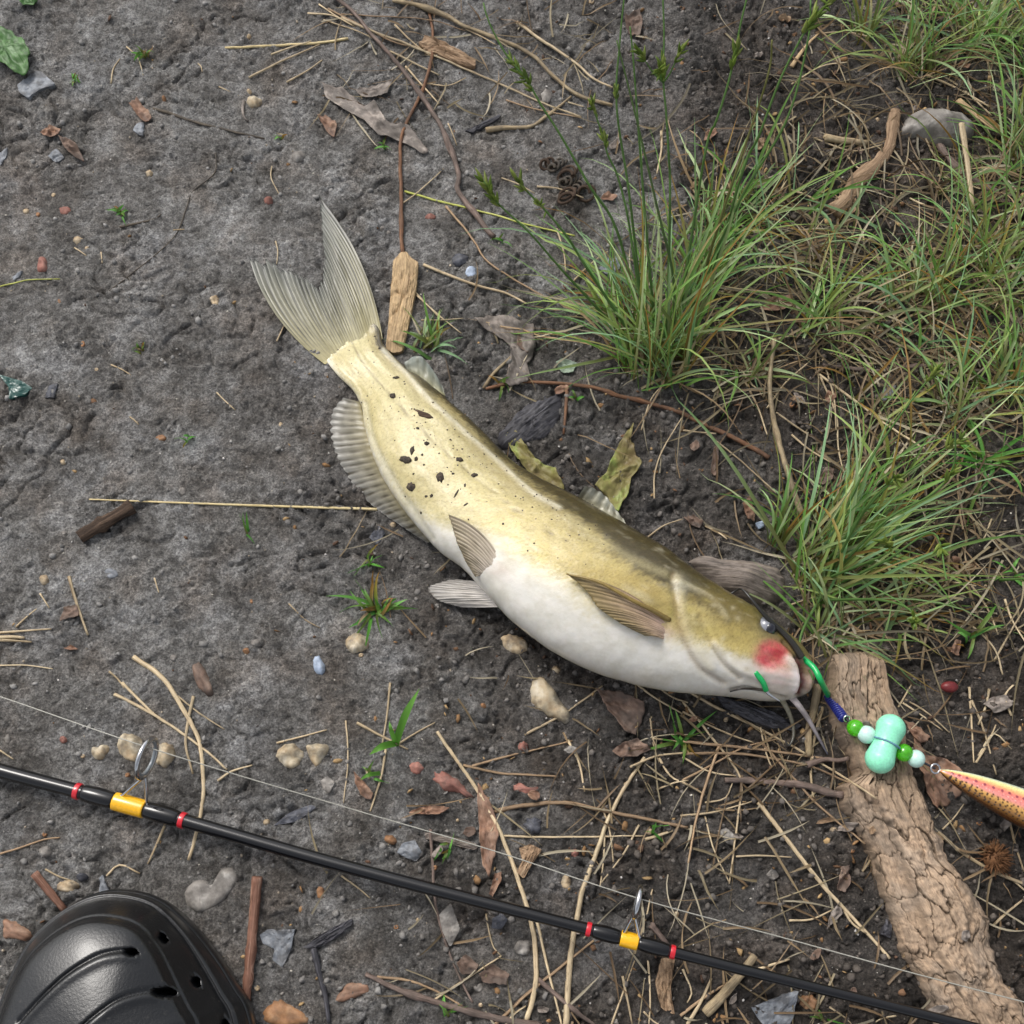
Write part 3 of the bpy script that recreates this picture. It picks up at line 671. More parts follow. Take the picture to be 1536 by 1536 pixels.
    # sense of the outline decides which way the faces look
    ar_ = np.sum(o[:, 0] * np.roll(o[:, 1], -1) - np.roll(o[:, 0], -1) * o[:, 1])
    if ar_ > 0: F = [f[::-1] for f in F]
    U = np.stack([al, ac], -1) * MPP; U = np.vstack([U, U]) 
    ob = mesh_obj(name, np.vstack([T_, B_]), F, mat, parent, uv=U, col=None if col is None else np.tile(col, (2 * m, 1)), smooth=(mode != 'flake'))
    return tag(ob, label, cat, group)
def ell(cx_, cy_, rx, ry, rot=0, n=14, seed=1, j=0.12):
    rs = np.random.RandomState(seed + int(cx_) * 3 + int(cy_)); a = np.arange(n) / n * 2 * math.pi; r = 1 + j * rs.uniform(-1, 1, n)
    x = rx * r * np.cos(a); y = ry * r * np.sin(a); q = math.radians(rot)
    return [(cx_ + x[i] * math.cos(q) - y[i] * math.sin(q), cy_ + x[i] * math.sin(q) + y[i] * math.cos(q)) for i in range(n)]

# materials for the litter
straw_m = M('dry_straw', c8(140, 120, 92), c8(182, 164, 134), (25, 700, 1), 1, 0.6, 0.3, c3=c8(206, 190, 156), rnd=0.22)
gold_m = M('golden_straw', c8(178, 156, 104), c8(206, 188, 142), (25, 700, 1), 1, 0.5, 0.2, c3=c8(220, 206, 160), rnd=0.05)
rust_m = M('rusty_straw', c8(110, 88, 68), c8(150, 126, 100), (25, 700, 1), 1, 0.65, 0.3, c3=c8(184, 156, 120), rnd=0.22)
twig_m = M('twig_bark', c8(74, 62, 56), c8(112, 96, 88), (90, 500, 1), 1, 0.8, 0.5, c3=c8(142, 126, 116), rnd=0.12, mud=.4)
brown_m = M('brown_twig', c8(84, 58, 42), c8(128, 92, 68), (90, 500, 1), 1, 0.75, 0.5, c3=c8(152, 118, 90), rnd=0.15, mud=.3)
red_m = M('red_stick', c8(84, 56, 46), c8(124, 88, 72), (60, 600, 1), 1, 0.65, 0.5, c3=c8(170, 138, 120), rnd=0.05)
pale_m = M('pale_twig', c8(118, 102, 80), c8(160, 142, 112), (60, 500, 1), 1, 0.75, 0.5, c3=c8(186, 170, 140), rnd=0.12, mud=.4)
root_m = M('muddy_root', c8(60, 54, 48), c8(86, 78, 68), (60, 400, 1), 1, 0.8, 0.4, c3=c8(104, 96, 84), mud=.6)
wood_m = M('pale_wood', c8(140, 116, 88), c8(182, 156, 120), (45, 900, 1), 1, 0.75, 0.4, 0.0008, c3=c8(206, 178, 134), rnd=0.1)
chip_m = M('wood_chip', c8(98, 78, 60), c8(142, 118, 94), (50, 700, 1), 1, 0.8, 0.7, 0.001, c3=c8(170, 148, 122), rnd=0.18)
char_m = M('dark_wood', c8(38, 37, 40), c8(64, 63, 68), (45, 800, 1), 1, 0.55, 0.8, 0.0012, c3=c8(96, 95, 100), rnd=0.1, spec=.4)
grey_m = M('grey_wood', c8(74, 68, 64), c8(124, 114, 106), (40, 700, 1), 1, 0.65, 0.8, 0.0012, c3=c8(150, 138, 124), rnd=0.08)
dbrn_m = M('dark_brown_wood', c8(44, 34, 28), c8(80, 64, 52), (50, 700, 1), 1, 0.8, 0.9, 0.0014, c3=c8(112, 92, 76), rnd=0.1)
slate_m = M('slate', c8(100, 104, 110), c8(126, 130, 136), (1, 2, 1), 220, 0.5, 0.25, c3=c8(146, 150, 156), rnd=0.12, mud=.55)
dsl_m = M('dark_slate', c8(52, 54, 60), c8(76, 78, 86), (1, 2, 1), 220, 0.5, 0.3, c3=c8(98, 100, 108), rnd=0.15, mud=.4)
peb_m = M('tan_stone', c8(150, 124, 92), c8(186, 166, 136), (1, 1, 1), 150, 0.6, 0.3, c3=c8(206, 194, 172), rnd=0.14, mud=.7)
crm_m = M('cream_stone', c8(158, 132, 98), c8(186, 172, 146), (1, 1, 1), 110, 0.5, 0.25, c3=c8(202, 194, 178), rnd=0.06, mud=.6)
gst_m = M('grey_stone', c8(104, 99, 94), c8(134, 129, 123), (1, 1, 1), 150, 0.65, 0.4, c3=c8(168, 164, 158), rnd=0.12, mud=.6)
pnk_m = M('pink_stone', c8(124, 80, 70), c8(156, 108, 96), (1, 1, 1), 150, 0.7, 0.3, c3=c8(180, 136, 122), rnd=0.14, mud=.5)
org_m = M('orange_stone', c8(122, 84, 56), c8(156, 116, 82), (1, 1, 1), 150, 0.6, 0.3, c3=c8(178, 142, 108), rnd=0.14, mud=.4)
blu_m = M('blue_stone', c8(128, 140, 158), c8(160, 174, 194), (1, 1, 1), 150, 0.5, 0.4, c3=c8(196, 206, 218), rnd=0.08, mud=.5)
dlf_m = M('brown_leaf', c8(78, 62, 54), c8(112, 92, 80), (60, 220, 1), 1, 0.65, 0.5, 0.0008, c3=c8(142, 122, 108), rnd=0.22, mud=.5)
glf_m = M('grey_leaf', c8(98, 90, 84), c8(138, 128, 120), (60, 220, 1), 1, 0.6, 0.5, 0.0008, c3=c8(166, 156, 146), rnd=0.14, mud=.6)
rlf_m = M('russet_leaf', c8(106, 76, 62), c8(142, 110, 90), (60, 220, 1), 1, 0.6, 0.5, 0.0008, c3=c8(168, 138, 116), rnd=0.16, mud=.35)
green_m = M('green_leaf', c8(44, 78, 36), c8(72, 108, 56), (70, 260, 1), 1, 0.45, 0.5, 0.0008, c3=c8(132, 158, 120), rnd=0.05)
ygl_m = M('yellowing_leaf', c8(96, 76, 60), c8(128, 122, 72), (1, 1, 1), 45, 0.5, 0.8, 0.0016, c3=c8(150, 182, 92), rnd=0.05)
fresh_m = M('fresh_blade', c8(70, 130, 46), c8(104, 166, 66), (30, 900, 1), 1, 0.45, 0.2, c3=c8(140, 190, 90), rnd=0.12)
ystem_m = M('yellow_green_stem', c8(150, 156, 70), c8(180, 184, 96), (30, 600, 1), 1, 0.5, 0.2, c3=c8(200, 196, 130), rnd=0.08)
glass_m = Mplain('teal_shard', c8(34, 74, 68), 0.3, coat=0.2)
burr_m = M('burr_husk', c8(92, 62, 40), c8(132, 94, 62), (60, 300, 1), 1, 0.8, 0.4, rnd=0.05)
seed_m = M('dark_red_seed', c8(86, 30, 34), c8(122, 52, 52), (1, 1, 1), 300, 0.35, 0.2, rnd=0.05)

LM = [((605, 455), 'pale wood strip'), ((160, 783), 'furrowed dark stick'), ((1108, 868), 'driftwood chunk'), ((800, 625), 'charred wood slab'), ((378, 1420), 'red stick'), ((185, 1340), 'clog toe'), ((195, 1150), 'big rod guide'), ((945, 1385), 'small rod guide'), ((310, 1330), 'heart shaped stone'),
      ((822, 1045), 'largest cream stone'), ((455, 1134), 'twin cream stones'), ((534, 963), 'round cream pebble'), ((477, 997), 'blue stone chip'), ((62, 396), 'brick red chip'), ((20, 85), 'big green leaf'), ((48, 125), 'slate under the green leaf'), ((20, 580), 'teal shard'), ((377, 145), 'cream seed husk'), ((580, 180), 'silvery leaf strip'), ((672, 78), 'reddish wood chip'),
      ((600, 250), 'slim brown twig'), ((690, 290), 'purplish twig'), ((850, 275), 'coiled tendril'), ((985, 540), 'big rush tuft'), ((765, 530), 'ragged grey leaf'), ((930, 705), 'curled green leaf'), ((825, 690), 'brown and green leaf'), ((1410, 188), 'large grey stone'), ((1290, 245), 'root bark'), ((1205, 75), 'orange wood sliver'), ((1400, 550), 'level grey twig'), ((1165, 650), 'grey stalk'),
      ((1228, 860), 'leaning tuft'), ((1300, 1000), 'top of the bark slab'), ((1270, 1180), 'bark slab notch'), ((1380, 1330), 'middle of the bark slab'), ((1430, 1480), 'foot of the bark slab'), ((1328, 1115), 'mint float'), ((1480, 1190), 'spotted lure'), ((1490, 1287), 'spiky burr'), ((1423, 1031), 'dark red seed'), ((1445, 1055), 'dusty lobed leaf'), ((1160, 1510), 'pointed slate'), ((1190, 1090), 'dark chin barbel'),
      ((1120, 1050), 'catfish jaw'), ((905, 745), 'dorsal fin'), ((630, 550), 'adipose fin'), ((430, 400), 'lower tail lobe'), ((490, 330), 'upper tail lobe'), ((505, 650), 'anal fin'), ((690, 890), 'lower pelvic fin'), ((735, 1240), 'russet lance leaf'), ((560, 915), 'green rosette'), ((594, 1110), 'two leaved seedling'), ((784, 1422), 'speckled grey pebble'), ((415, 1420), 'forked slate'), ((615, 1280), 'pale grey flake'),
      ((670, 1258), 'grey splinter'), ((180, 318), 'lone bright sprout'), ((215, 80), 'sprout by two straws'), ((935, 1080), 'curled brown leaf'), ((720, 1450), 'mauve leaf'), ((530, 1490), 'curved dark twig'), ((15, 1395), 'reddish bark lump'), ((300, 1020), 'upright bark scrap'), ((1060, 1010), 'catfish chin'), ((1130, 1120), 'chin straw tangle'), ((1380, 440), 'dark based tuft'), ((1465, 60), 'reddish based tuft'), ((1510, 870), 'moss sprig')]
NEAR1 = [False]
USED = {}
def near_text(p):
    if NEAR1[0]: return 'near the %s' % min((math.hypot(p[0] - q[0], p[1] - q[1]), n) for q, n in LM)[1]
    d = sorted((math.hypot(p[0] - q[0], p[1] - q[1]), n) for q, n in LM); return 'near the %s and the %s' % (d[0][1], d[1][1]) if len((d[0][1] + ' ' + d[1][1]).split()) <= 7 else 'near the %s' % d[0][1]
def straw_text(pts, r, mat):
    pts = np.asarray(pts, float); L = np.linalg.norm(np.diff(pts, axis=0), axis=1).sum(); ch = np.linalg.norm(pts[-1] - pts[0])
    return '%s %s%s straw %s' % ('very long' if L > 260 else 'long' if L > 150 else 'short' if L > 60 else 'stubby', 'bent' if ch < .94 * L else 'curved' if ch < .985 * L else 'straight', ' stout' if r >= 2.8 else ' hair thin' if r < 1.7 else '' if mat is straw_m else ' rusty', near_text(pts[len(pts) // 2] if len(pts) > 2 else pts.mean(0)))
# ------------------------------------------------------------------ wood, bark and big stones
poly_piece('wood_strip', [(590, 393), (600, 381), (610, 378), (627, 395), (625, 425), (619, 462), (611, 500), (605, 528), (590, 530), (579, 524), (583, 490), (585, 450)], wood_m, 'flat pale strip of weathered wood standing off the tail fin', 'wood', h=13, ax=(-.15, 1), jag=.02, grain=1.5, nr=14, sub=8)
poly_piece('wood_chip', [(628, 66), (638, 56), (668, 66), (700, 84), (713, 92), (712, 104), (690, 99), (660, 86), (636, 76)], chip_m, 'reddish tan wood chip lying across the long straw bundle', 'wood chip', h=10, ax=(1, .42), grain=3, nr=12, sub=8)
poly_piece('driftwood_chunk', [(1030, 842), (1046, 831), (1088, 837), (1133, 842), (1168, 850), (1181, 866), (1187, 886), (1174, 900), (1146, 907), (1110, 902), (1070, 880)], grey_m, 'smooth grey driftwood chunk tucked behind the catfish head', 'driftwood', h=44, mode='dome', ax=(1, .22), jag=.02, nr=20, sub=8)
poly_piece('charred_wood', [(742, 652), (758, 632), (786, 603), (812, 590), (846, 583), (845, 606), (838, 634), (815, 655), (775, 668), (752, 668)], char_m, 'dark charred wood slab half buried beside the fish back', 'wood', h=12, mode='dome', ax=(1, -.75), grain=4, jag=.03, nr=14, sub=7)
poly_piece('charred_wood', Z('I', (150, 50), (260, 80), (420, 130), (540, 190), (520, 215), (400, 200), (300, 165), (190, 110)), char_m, 'dark grooved wood strip under the catfish chin', 'wood', h=9, ax=(1, .4), grain=4)
rod('bark_stick', [(119, 806), (135, 796), (160, 782), (182, 769), (199, 759)], 12.5, dbrn_m, 'short thick dark brown stick with furrowed bark on bare mud', 'stick', taper=(1, .85), rough=.25, k=14, knots=2, sink=.3, flat=.8)
rod('red_stick', [(386, 1315), (381, 1370), (376, 1430), (371, 1480), (369, 1520)], 7.5, red_m, 'straight red brown stick standing beside the black clog', 'stick', taper=(1.1, .75), rough=.15, k=10, knots=2)
P_ = Z('C', (925, 490), (985, 498), (975, 600), (960, 690), (900, 760), (840, 800), (790, 850), (770, 930), (725, 980), (640, 975), (622, 940), (700, 870), (740, 810), (800, 740), (860, 680), (915, 610))
rod('root_bark', Z('C', (958, 495), (945, 580), (930, 660), (880, 730), (800, 800), (755, 860), (730, 905), (675, 955)), 10, chip_m, 'crooked brown piece of root bark flaring at its lower end', 'bark', taper=(.75, 1.75), rough=.3, k=14, knots=3, flat=.55, sink=.2)
poly_piece('grey_stone', [(1350, 192), (1362, 166), (1400, 162), (1432, 160), (1456, 168), (1469, 186), (1464, 206), (1438, 216), (1412, 214), (1385, 202), (1362, 200)], gst_m, 'large smooth grey stone among the grass tufts', 'stone', h=42, mode='dome', jag=.02, nr=16, sub=7)
rod('round_stick', Z('C', (640, 618), (700, 630), (830, 645)), 7.5, pale_m, 'short round grey brown stick beside the root bark', 'stick', taper=(1, .8), k=10, rough=.15)
rod('grey_twig', Z('C', (1130, 610), (1180, 690), (1250, 770), (1330, 825), (1420, 870)), 6.5, twig_m, 'bent grey twig running out below the large grey stone', 'twig', taper=(.7, 1), k=9, rough=.15, knots=2)
rod('flat_reed', Z('C', (1240, 450), (1320, 515), (1420, 590)), 7, wood_m, 'broad tan reed piece leaning by the grey stone', 'reed', flat=.4, taper=(1, .8), lift=.003)
rod('flat_reed', Z('C', (1255, 555), (1280, 720), (1305, 930)), 5.5, straw_m, 'upright pale reed stalk below the grey stone', 'reed', flat=.5, taper=(1, .7), lift=.012)
rod('wood_sliver', Z('C', (490, 300), (530, 240), (570, 190), (615, 148)), 4.5, wood_m, 'thin orange tan wood sliver near the upper grass edge', 'wood', flat=.5, taper=(1.1, .4))
rod('wood_stick', [(1058, 1520), (1080, 1497), (1110, 1462), (1132, 1434)], 7, pale_m, 'stout grey brown stick touching the rod near the slate', 'stick', taper=(1.1, .8), k=10, rough=.15)
rod('wood_stick', Z('H', (1395, 1090), (1420, 1120), (1470, 1180)), 5, twig_m, 'short weathered stick ending at the second rod guide', 'stick', k=9, rough=.2)
poly_piece('wood_chip', Z('H', (1440, 1240), (1500, 1240), (1480, 1380), (1500, 1500), (1440, 1470), (1410, 1350)), chip_m, 'long split wood chip below the thin end of the rod', 'wood chip', h=7, grain=3)
rod('brown_stick', Z('G', (155, 858), (210, 925), (290, 1022)), 5.5, red_m, 'short brown stick pointing at the clog toe', 'stick', taper=(1, .85), k=9)
poly_piece('bark_piece', Z('G', (0, 1060), (50, 1065), (110, 1100), (150, 1140), (110, 1170), (40, 1150), (0, 1160)), rlf_m, 'soft reddish bark lump left of the clog', 'bark', h=12, mode='dome', jag=.06)
poly_piece('bark_piece', Z('D', (850, 1445), (890, 1430), (930, 1490), (965, 1590), (935, 1600), (880, 1560)), dlf_m, 'upright brown bark scrap beside the long curved straw', 'bark', h=10, mode='dome', jag=.06)
poly_piece('dark_bark', Z('G', (1370, 1190), (1420, 1150), (1500, 1100), (1590, 1060), (1580, 1100), (1500, 1160), (1410, 1200)), char_m, 'dark splintered bark strip beyond the forked grey slate', 'bark', h=8, grain=3)
rod('dark_stick', Z('G', (1410, 1195), (1430, 1280), (1465, 1420), (1480, 1530)), 5, char_m, 'black rotten stick leaning toward the orange bark crumbs', 'stick', k=8, rough=.2)
poly_piece('bark_piece', Z('H', (-45, 1440), (20, 1350), (110, 1345), (150, 1385), (60, 1420), (-10, 1445)), rlf_m, 'pinkish brown bark flake at the end of the curved dark twig', 'bark', h=8, mode='dome', jag=.06)
poly_piece('bark_piece', Z('G', (1180, 1470), (1240, 1420), (1300, 1440), (1380, 1490), (1400, 1540), (1250, 1560), (1180, 1520)), org_m, 'crumbling orange brown bark heap beside the clog', 'bark', h=12, mode='dome', jag=.1)
# curled bark beside the slab
poly_piece('curled_bark', Z('I', (1040, 240), (1075, 270), (1080, 320), (1180, 345), (1240, 410), (1245, 510), (1200, 540), (1130, 575), (1095, 500), (1070, 400), (1045, 310)), rlf_m, 'curled brown bark leaf propped under the spotted lure', 'bark', h=3, mode='leaf', cup=16, jag=.05, nr=14, sub=7)
poly_piece('bark_scrap', Z('I', (1000, 165), (1040, 180), (1085, 215), (1120, 245), (1110, 265), (1060, 270), (1040, 245)), rlf_m, 'small crumpled brown scrap right of the mint float', 'bark', h=3, mode='leaf', cup=8, jag=.08)
poly_piece('bark_chip', Z('H', (370, 672), (480, 688), (560, 705), (622, 733), (600, 752), (500, 730), (380, 704)), grey_m, 'flat grey splinter lying under the fishing line', 'wood chip', h=5, ax=(1, .25), grain=2)
poly_piece('wood_chip', Z('H', (800, 742), (850, 725), (903, 752), (870, 800), (820, 882), (788, 850), (815, 800)), chip_m, 'blocky tan wood chip between the straws by the line', 'wood chip', h=9, ax=(-.5, 1), grain=3)
poly_piece('bark_crust', Z('H', (395, 385), (460, 390), (520, 430), (600, 500), (590, 530), (520, 490), (450, 480), (410, 430)), pnk_m, 'lumpy pinkish brown crust with a hole in it', 'bark', h=9, mode='dome', jag=.1)
poly_piece('bark_crust', Z('H', (300, 360), (345, 345), (375, 380), (350, 415), (310, 405)), pnk_m, 'small dull red crust piece beside the lumpy pinkish crust', 'bark', h=7, mode='dome', jag=.08)
poly_piece('bark_crust', Z('H', (765, 455), (800, 440), (850, 470), (900, 460), (890, 500), (820, 500), (775, 480)), pnk_m, 'crumbly brick red scrap above the arched rusty straw', 'bark', h=5, mode='dome', jag=.12)
poly_piece('dark_bark', Z('I', (885, 1130), (910, 1060), (935, 1090), (930, 1150)), char_m, 'black bark chunk in the shade of the bark slab', 'bark', h=9, grain=2)
poly_piece('dark_bark', Z('B', (560, 582), (640, 545), (715, 508), (715, 522), (650, 560), (590, 590)), char_m, 'thin black bark sliver on mud beside the forked twig', 'bark', h=5, grain=2)

# ------------------------------------------------------------------ twigs
rod('long_twig', Z('B', (-40, -20), (60, 60), (130, 150), (210, 235), (280, 320), (340, 400), (400, 490), (450, 570), (480, 640), (510, 720), (530, 800), (522, 850), (560, 910), (610, 970), (650, 1030), (685, 1065)), 4.3, twig_m, 'long curved purplish grey twig above the tail fin', 'twig', taper=(.75, 1.1), knots=4, k=9, lift=.001)
rod('brown_twig', Z('B', (395, 55), (412, 150), (408, 255), (375, 380), (340, 460), (295, 550), (268, 630), (265, 750), (270, 900), (270, 1060), (278, 1150)), 3.6, brown_m, 'slim brown twig leading down to the pale wood strip', 'twig', taper=(.7, 1), knots=3, k=8, lift=.0005)
rod('pale_twig', Z('B', (230, 0), (350, 25), (480, 75), (560, 120), (680, 165), (800, 215), (880, 265), (950, 340), (1050, 420), (1130, 450), (1220, 475)), 4.3, pale_m, 'long pale weathered stem running into the tall rush', 'twig', taper=(1, .8), knots=3, k=8, lift=.001)
rod('forked_twig', Z('B', (650, 585), (750, 575), (850, 570), (920, 525), (980, 480), (1035, 435)), 3.2, pale_m, 'short bent pale twig with a cut end', 'twig', taper=(1.3, .6), knots=2)
rod('root_twig', Z('A', (970, 690), (965, 780), (870, 860), (840, 930), (800, 1040), (720, 1130), (620, 1210), (490, 1310)), 1.5, root_m, 'thin muddy rootlet curving over the grey mud', 'twig', taper=(.8, .6))
rod('root_twig', Z('A', (690, 490), (780, 515), (880, 550), (1000, 580), (1190, 625)), 3.2, root_m, 'mud caked rootlet beside the cream seed husk', 'twig', taper=(1, .5), sink=.6)
rod('root_twig', Z('A', (540, 1022), (620, 1005), (700, 985), (725, 965)), 2.4, root_m, 'short muddy twig below the green seedling on bare mud', 'twig', sink=.5)
rod('red_twig', Z('E', (650, 215), (780, 183), (900, 186), (1050, 196), (1150, 212), (1250, 246), (1350, 268), (1500, 312)) + Z('F', (60, 355), (130, 390), (260, 450), (390, 525)), 3.6, brown_m, 'long reddish brown twig running behind the fish into the grass', 'twig', taper=(.7, 1.1), knots=3, k=8)
rod('short_twig', Z('E', (1016, 218), (1010, 310), (1000, 418)), 3.2, brown_m, 'short straight brown twig above the curled green leaf', 'twig')
rod('short_twig', Z('E', (640, 212), (680, 150), (720, 110), (762, 72)), 3.4, pale_m, 'short grey twig leaning on the ragged grey leaf', 'twig')
rod('woody_twig', Z('F', (630, 108), (760, 122), (880, 135), (960, 120), (1130, 108), (1300, 130), (1536, 145)), 4.6, twig_m, 'thick grey twig lying level through the grass', 'twig', knots=3, k=9, taper=(.8, 1))
rod('grey_stalk', Z('F', (412, -10), (392, 200), (420, 400), (470, 580), (535, 780)), 5, pale_m, 'standing grey green stem beside the slim tuft', 'twig', taper=(.7, 1.1), lift=.004, knots=2, k=8)
rod('dark_twig', Z('H', (110, 1310), (250, 1378), (400, 1430), (550, 1472), (700, 1512), (900, 1545)), 4.6, twig_m, 'long dark grey twig curving below the rod', 'twig', taper=(.7, 1.1), knots=3, k=8)
rod('dark_twig', Z('H', (880, 1330), (960, 1400), (1080, 1500), (1150, 1545)), 4, twig_m, 'dark twig crossing the two straws below the rod', 'twig', knots=1)
rod('dark_twig', Z('H', (400, 660), (410, 800), (425, 1000), (470, 1170), (530, 1320), (590, 1440)), 2.6, twig_m, 'thin dark twig passing under the rod beside the grey flake', 'twig')
rod('chin_twig', Z('I', (610, 10), (590, 120), (565, 230), (570, 330)), 6, pale_m, 'stubby forked twig between the barbel and the bark slab', 'twig', taper=(1, .8), k=9, rough=.2)
rod('chin_twig', Z('I', (630, 110), (600, 220), (580, 340), (578, 430), (590, 520)), 2.6, pale_m, 'slim pale twig beside the bark slab notch', 'twig')
rod('knotted_twig', Z('I', (190, 438), (300, 440), (420, 450), (550, 462), (640, 490), (720, 505)), 5, twig_m, 'knobbly grey twig running into the bark slab', 'twig', taper=(.7, 1), knots=4, k=9, rough=.2)
rod('knotted_twig', Z('I', (560, 370), (640, 345), (700, 350), (745, 340)), 4.5, twig_m, 'short hooked twig at the bark slab notch', 'twig', k=8)
rod('burr_twig', Z('I', (1150, 672), (1250, 760), (1400, 850), (1560, 915)), 3, pale_m, 'curved tan twig passing below the spiky burr', 'twig', taper=(1, .9))

# ------------------------------------------------------------------ straws: the ones told apart by look first, then look-alikes by neighbourhood
rod('straw', [(338, 72), (400, 69), (470, 65), (522, 58)], 3, gold_m, 'straight golden straw jutting left from the straw bundle', 'straw', taper=(.9, 1), k=8)
rod('straw', [(134, 749), (185, 751), (345, 757), (470, 761), (566, 764)], 2.6, gold_m, 'very long straight golden straw pointing at the anal fin', 'straw', taper=(.6, 1.1), k=8, kink=.2)
rod('straw', Z('A', (0, 1290), (60, 1275), (130, 1260), (270, 1256)), 1.8, ystem_m, 'thin yellowish green blade below the red stone chip', 'straw')
rod('straw', [(200, 985), (245, 1018), (275, 1065), (298, 1110), (305, 1170), (303, 1210), (292, 1260), (283, 1290)], 4, straw_m, 'long arched tan straw passing under the thick end of the rod', 'straw', taper=(1.1, .7), k=8)
rod('straw', Z('D', (310, 1058), (345, 1180), (396, 1322)), 3.6, straw_m, 'single stout straw lying alone on the mud beside a rusty leaf scrap', 'straw', k=8)
rod('straw', Z('B', (285, 860), (400, 895), (480, 915), (560, 935), (700, 970), (850, 1015), (1050, 1060)), 2.6, ystem_m, 'yellow green grass stem crossing the end of the purplish twig', 'straw', taper=(.9, .6))
rod('straw', Z('H', (430, 220), (520, 350), (610, 480), (690, 620), (750, 760), (800, 900), (850, 1060), (870, 1180), (875, 1350), (835, 1520)), 4, straw_m, 'long tan seed stalk bending beneath the middle of the rod', 'straw', taper=(.7, 1.1), k=8)
rod('straw', Z('H', (1365, 335), (1270, 480), (1200, 620), (1150, 760), (1090, 920), (1060, 1060), (1030, 1250), (1010, 1545)), 4.2, straw_m, 'long stout straw dropping under the rod near the second guide', 'straw', taper=(.7, 1.2), k=8)
rod('straw', Z('H', (690, 580), (800, 555), (1000, 540), (1150, 570), (1300, 600), (1560, 650)), 3.6, rust_m, 'long arched rusty straw below the cream stone', 'straw', taper=(1.2, .8), k=8)
rod('straw', Z('I', (340, 538), (480, 720), (620, 900), (740, 1030), (850, 1150), (932, 1242)), 3.4, straw_m, 'long diagonal straw lying left of the bark slab', 'straw', taper=(1.2, .8), k=8)
rod('straw', Z('I', (0, 22), (150, 110), (330, 200), (500, 290), (650, 380), (780, 460), (872, 522)), 3, straw_m, 'long straw from under the fish jaw onto the bark slab', 'straw', k=8)
BELOW = ('plain thin straw stalk on the dark soil between the fish belly and the rod', 'straws between fish and rod')
TUFT = ('dry straw stalk in the loose bundle above the tail fin', 'straw bundle above the tail')
CHIN = ('thin straw stalk in the tangle below the catfish chin', 'straw tangle below the chin')
RIGHT = ('thin pale straw stalk on dark soil right of the bark slab', 'straws right of the bark slab')
LOW = ('thin straw stalk lying on the near side of the rod', 'straws on the near side of the rod')
LEFT = ('short straw piece on the grey mud left of the fish', 'straw pieces on the grey mud')
GRASS = ('dry tan stalk lying among the grass tufts', 'dry stalks among the tufts')
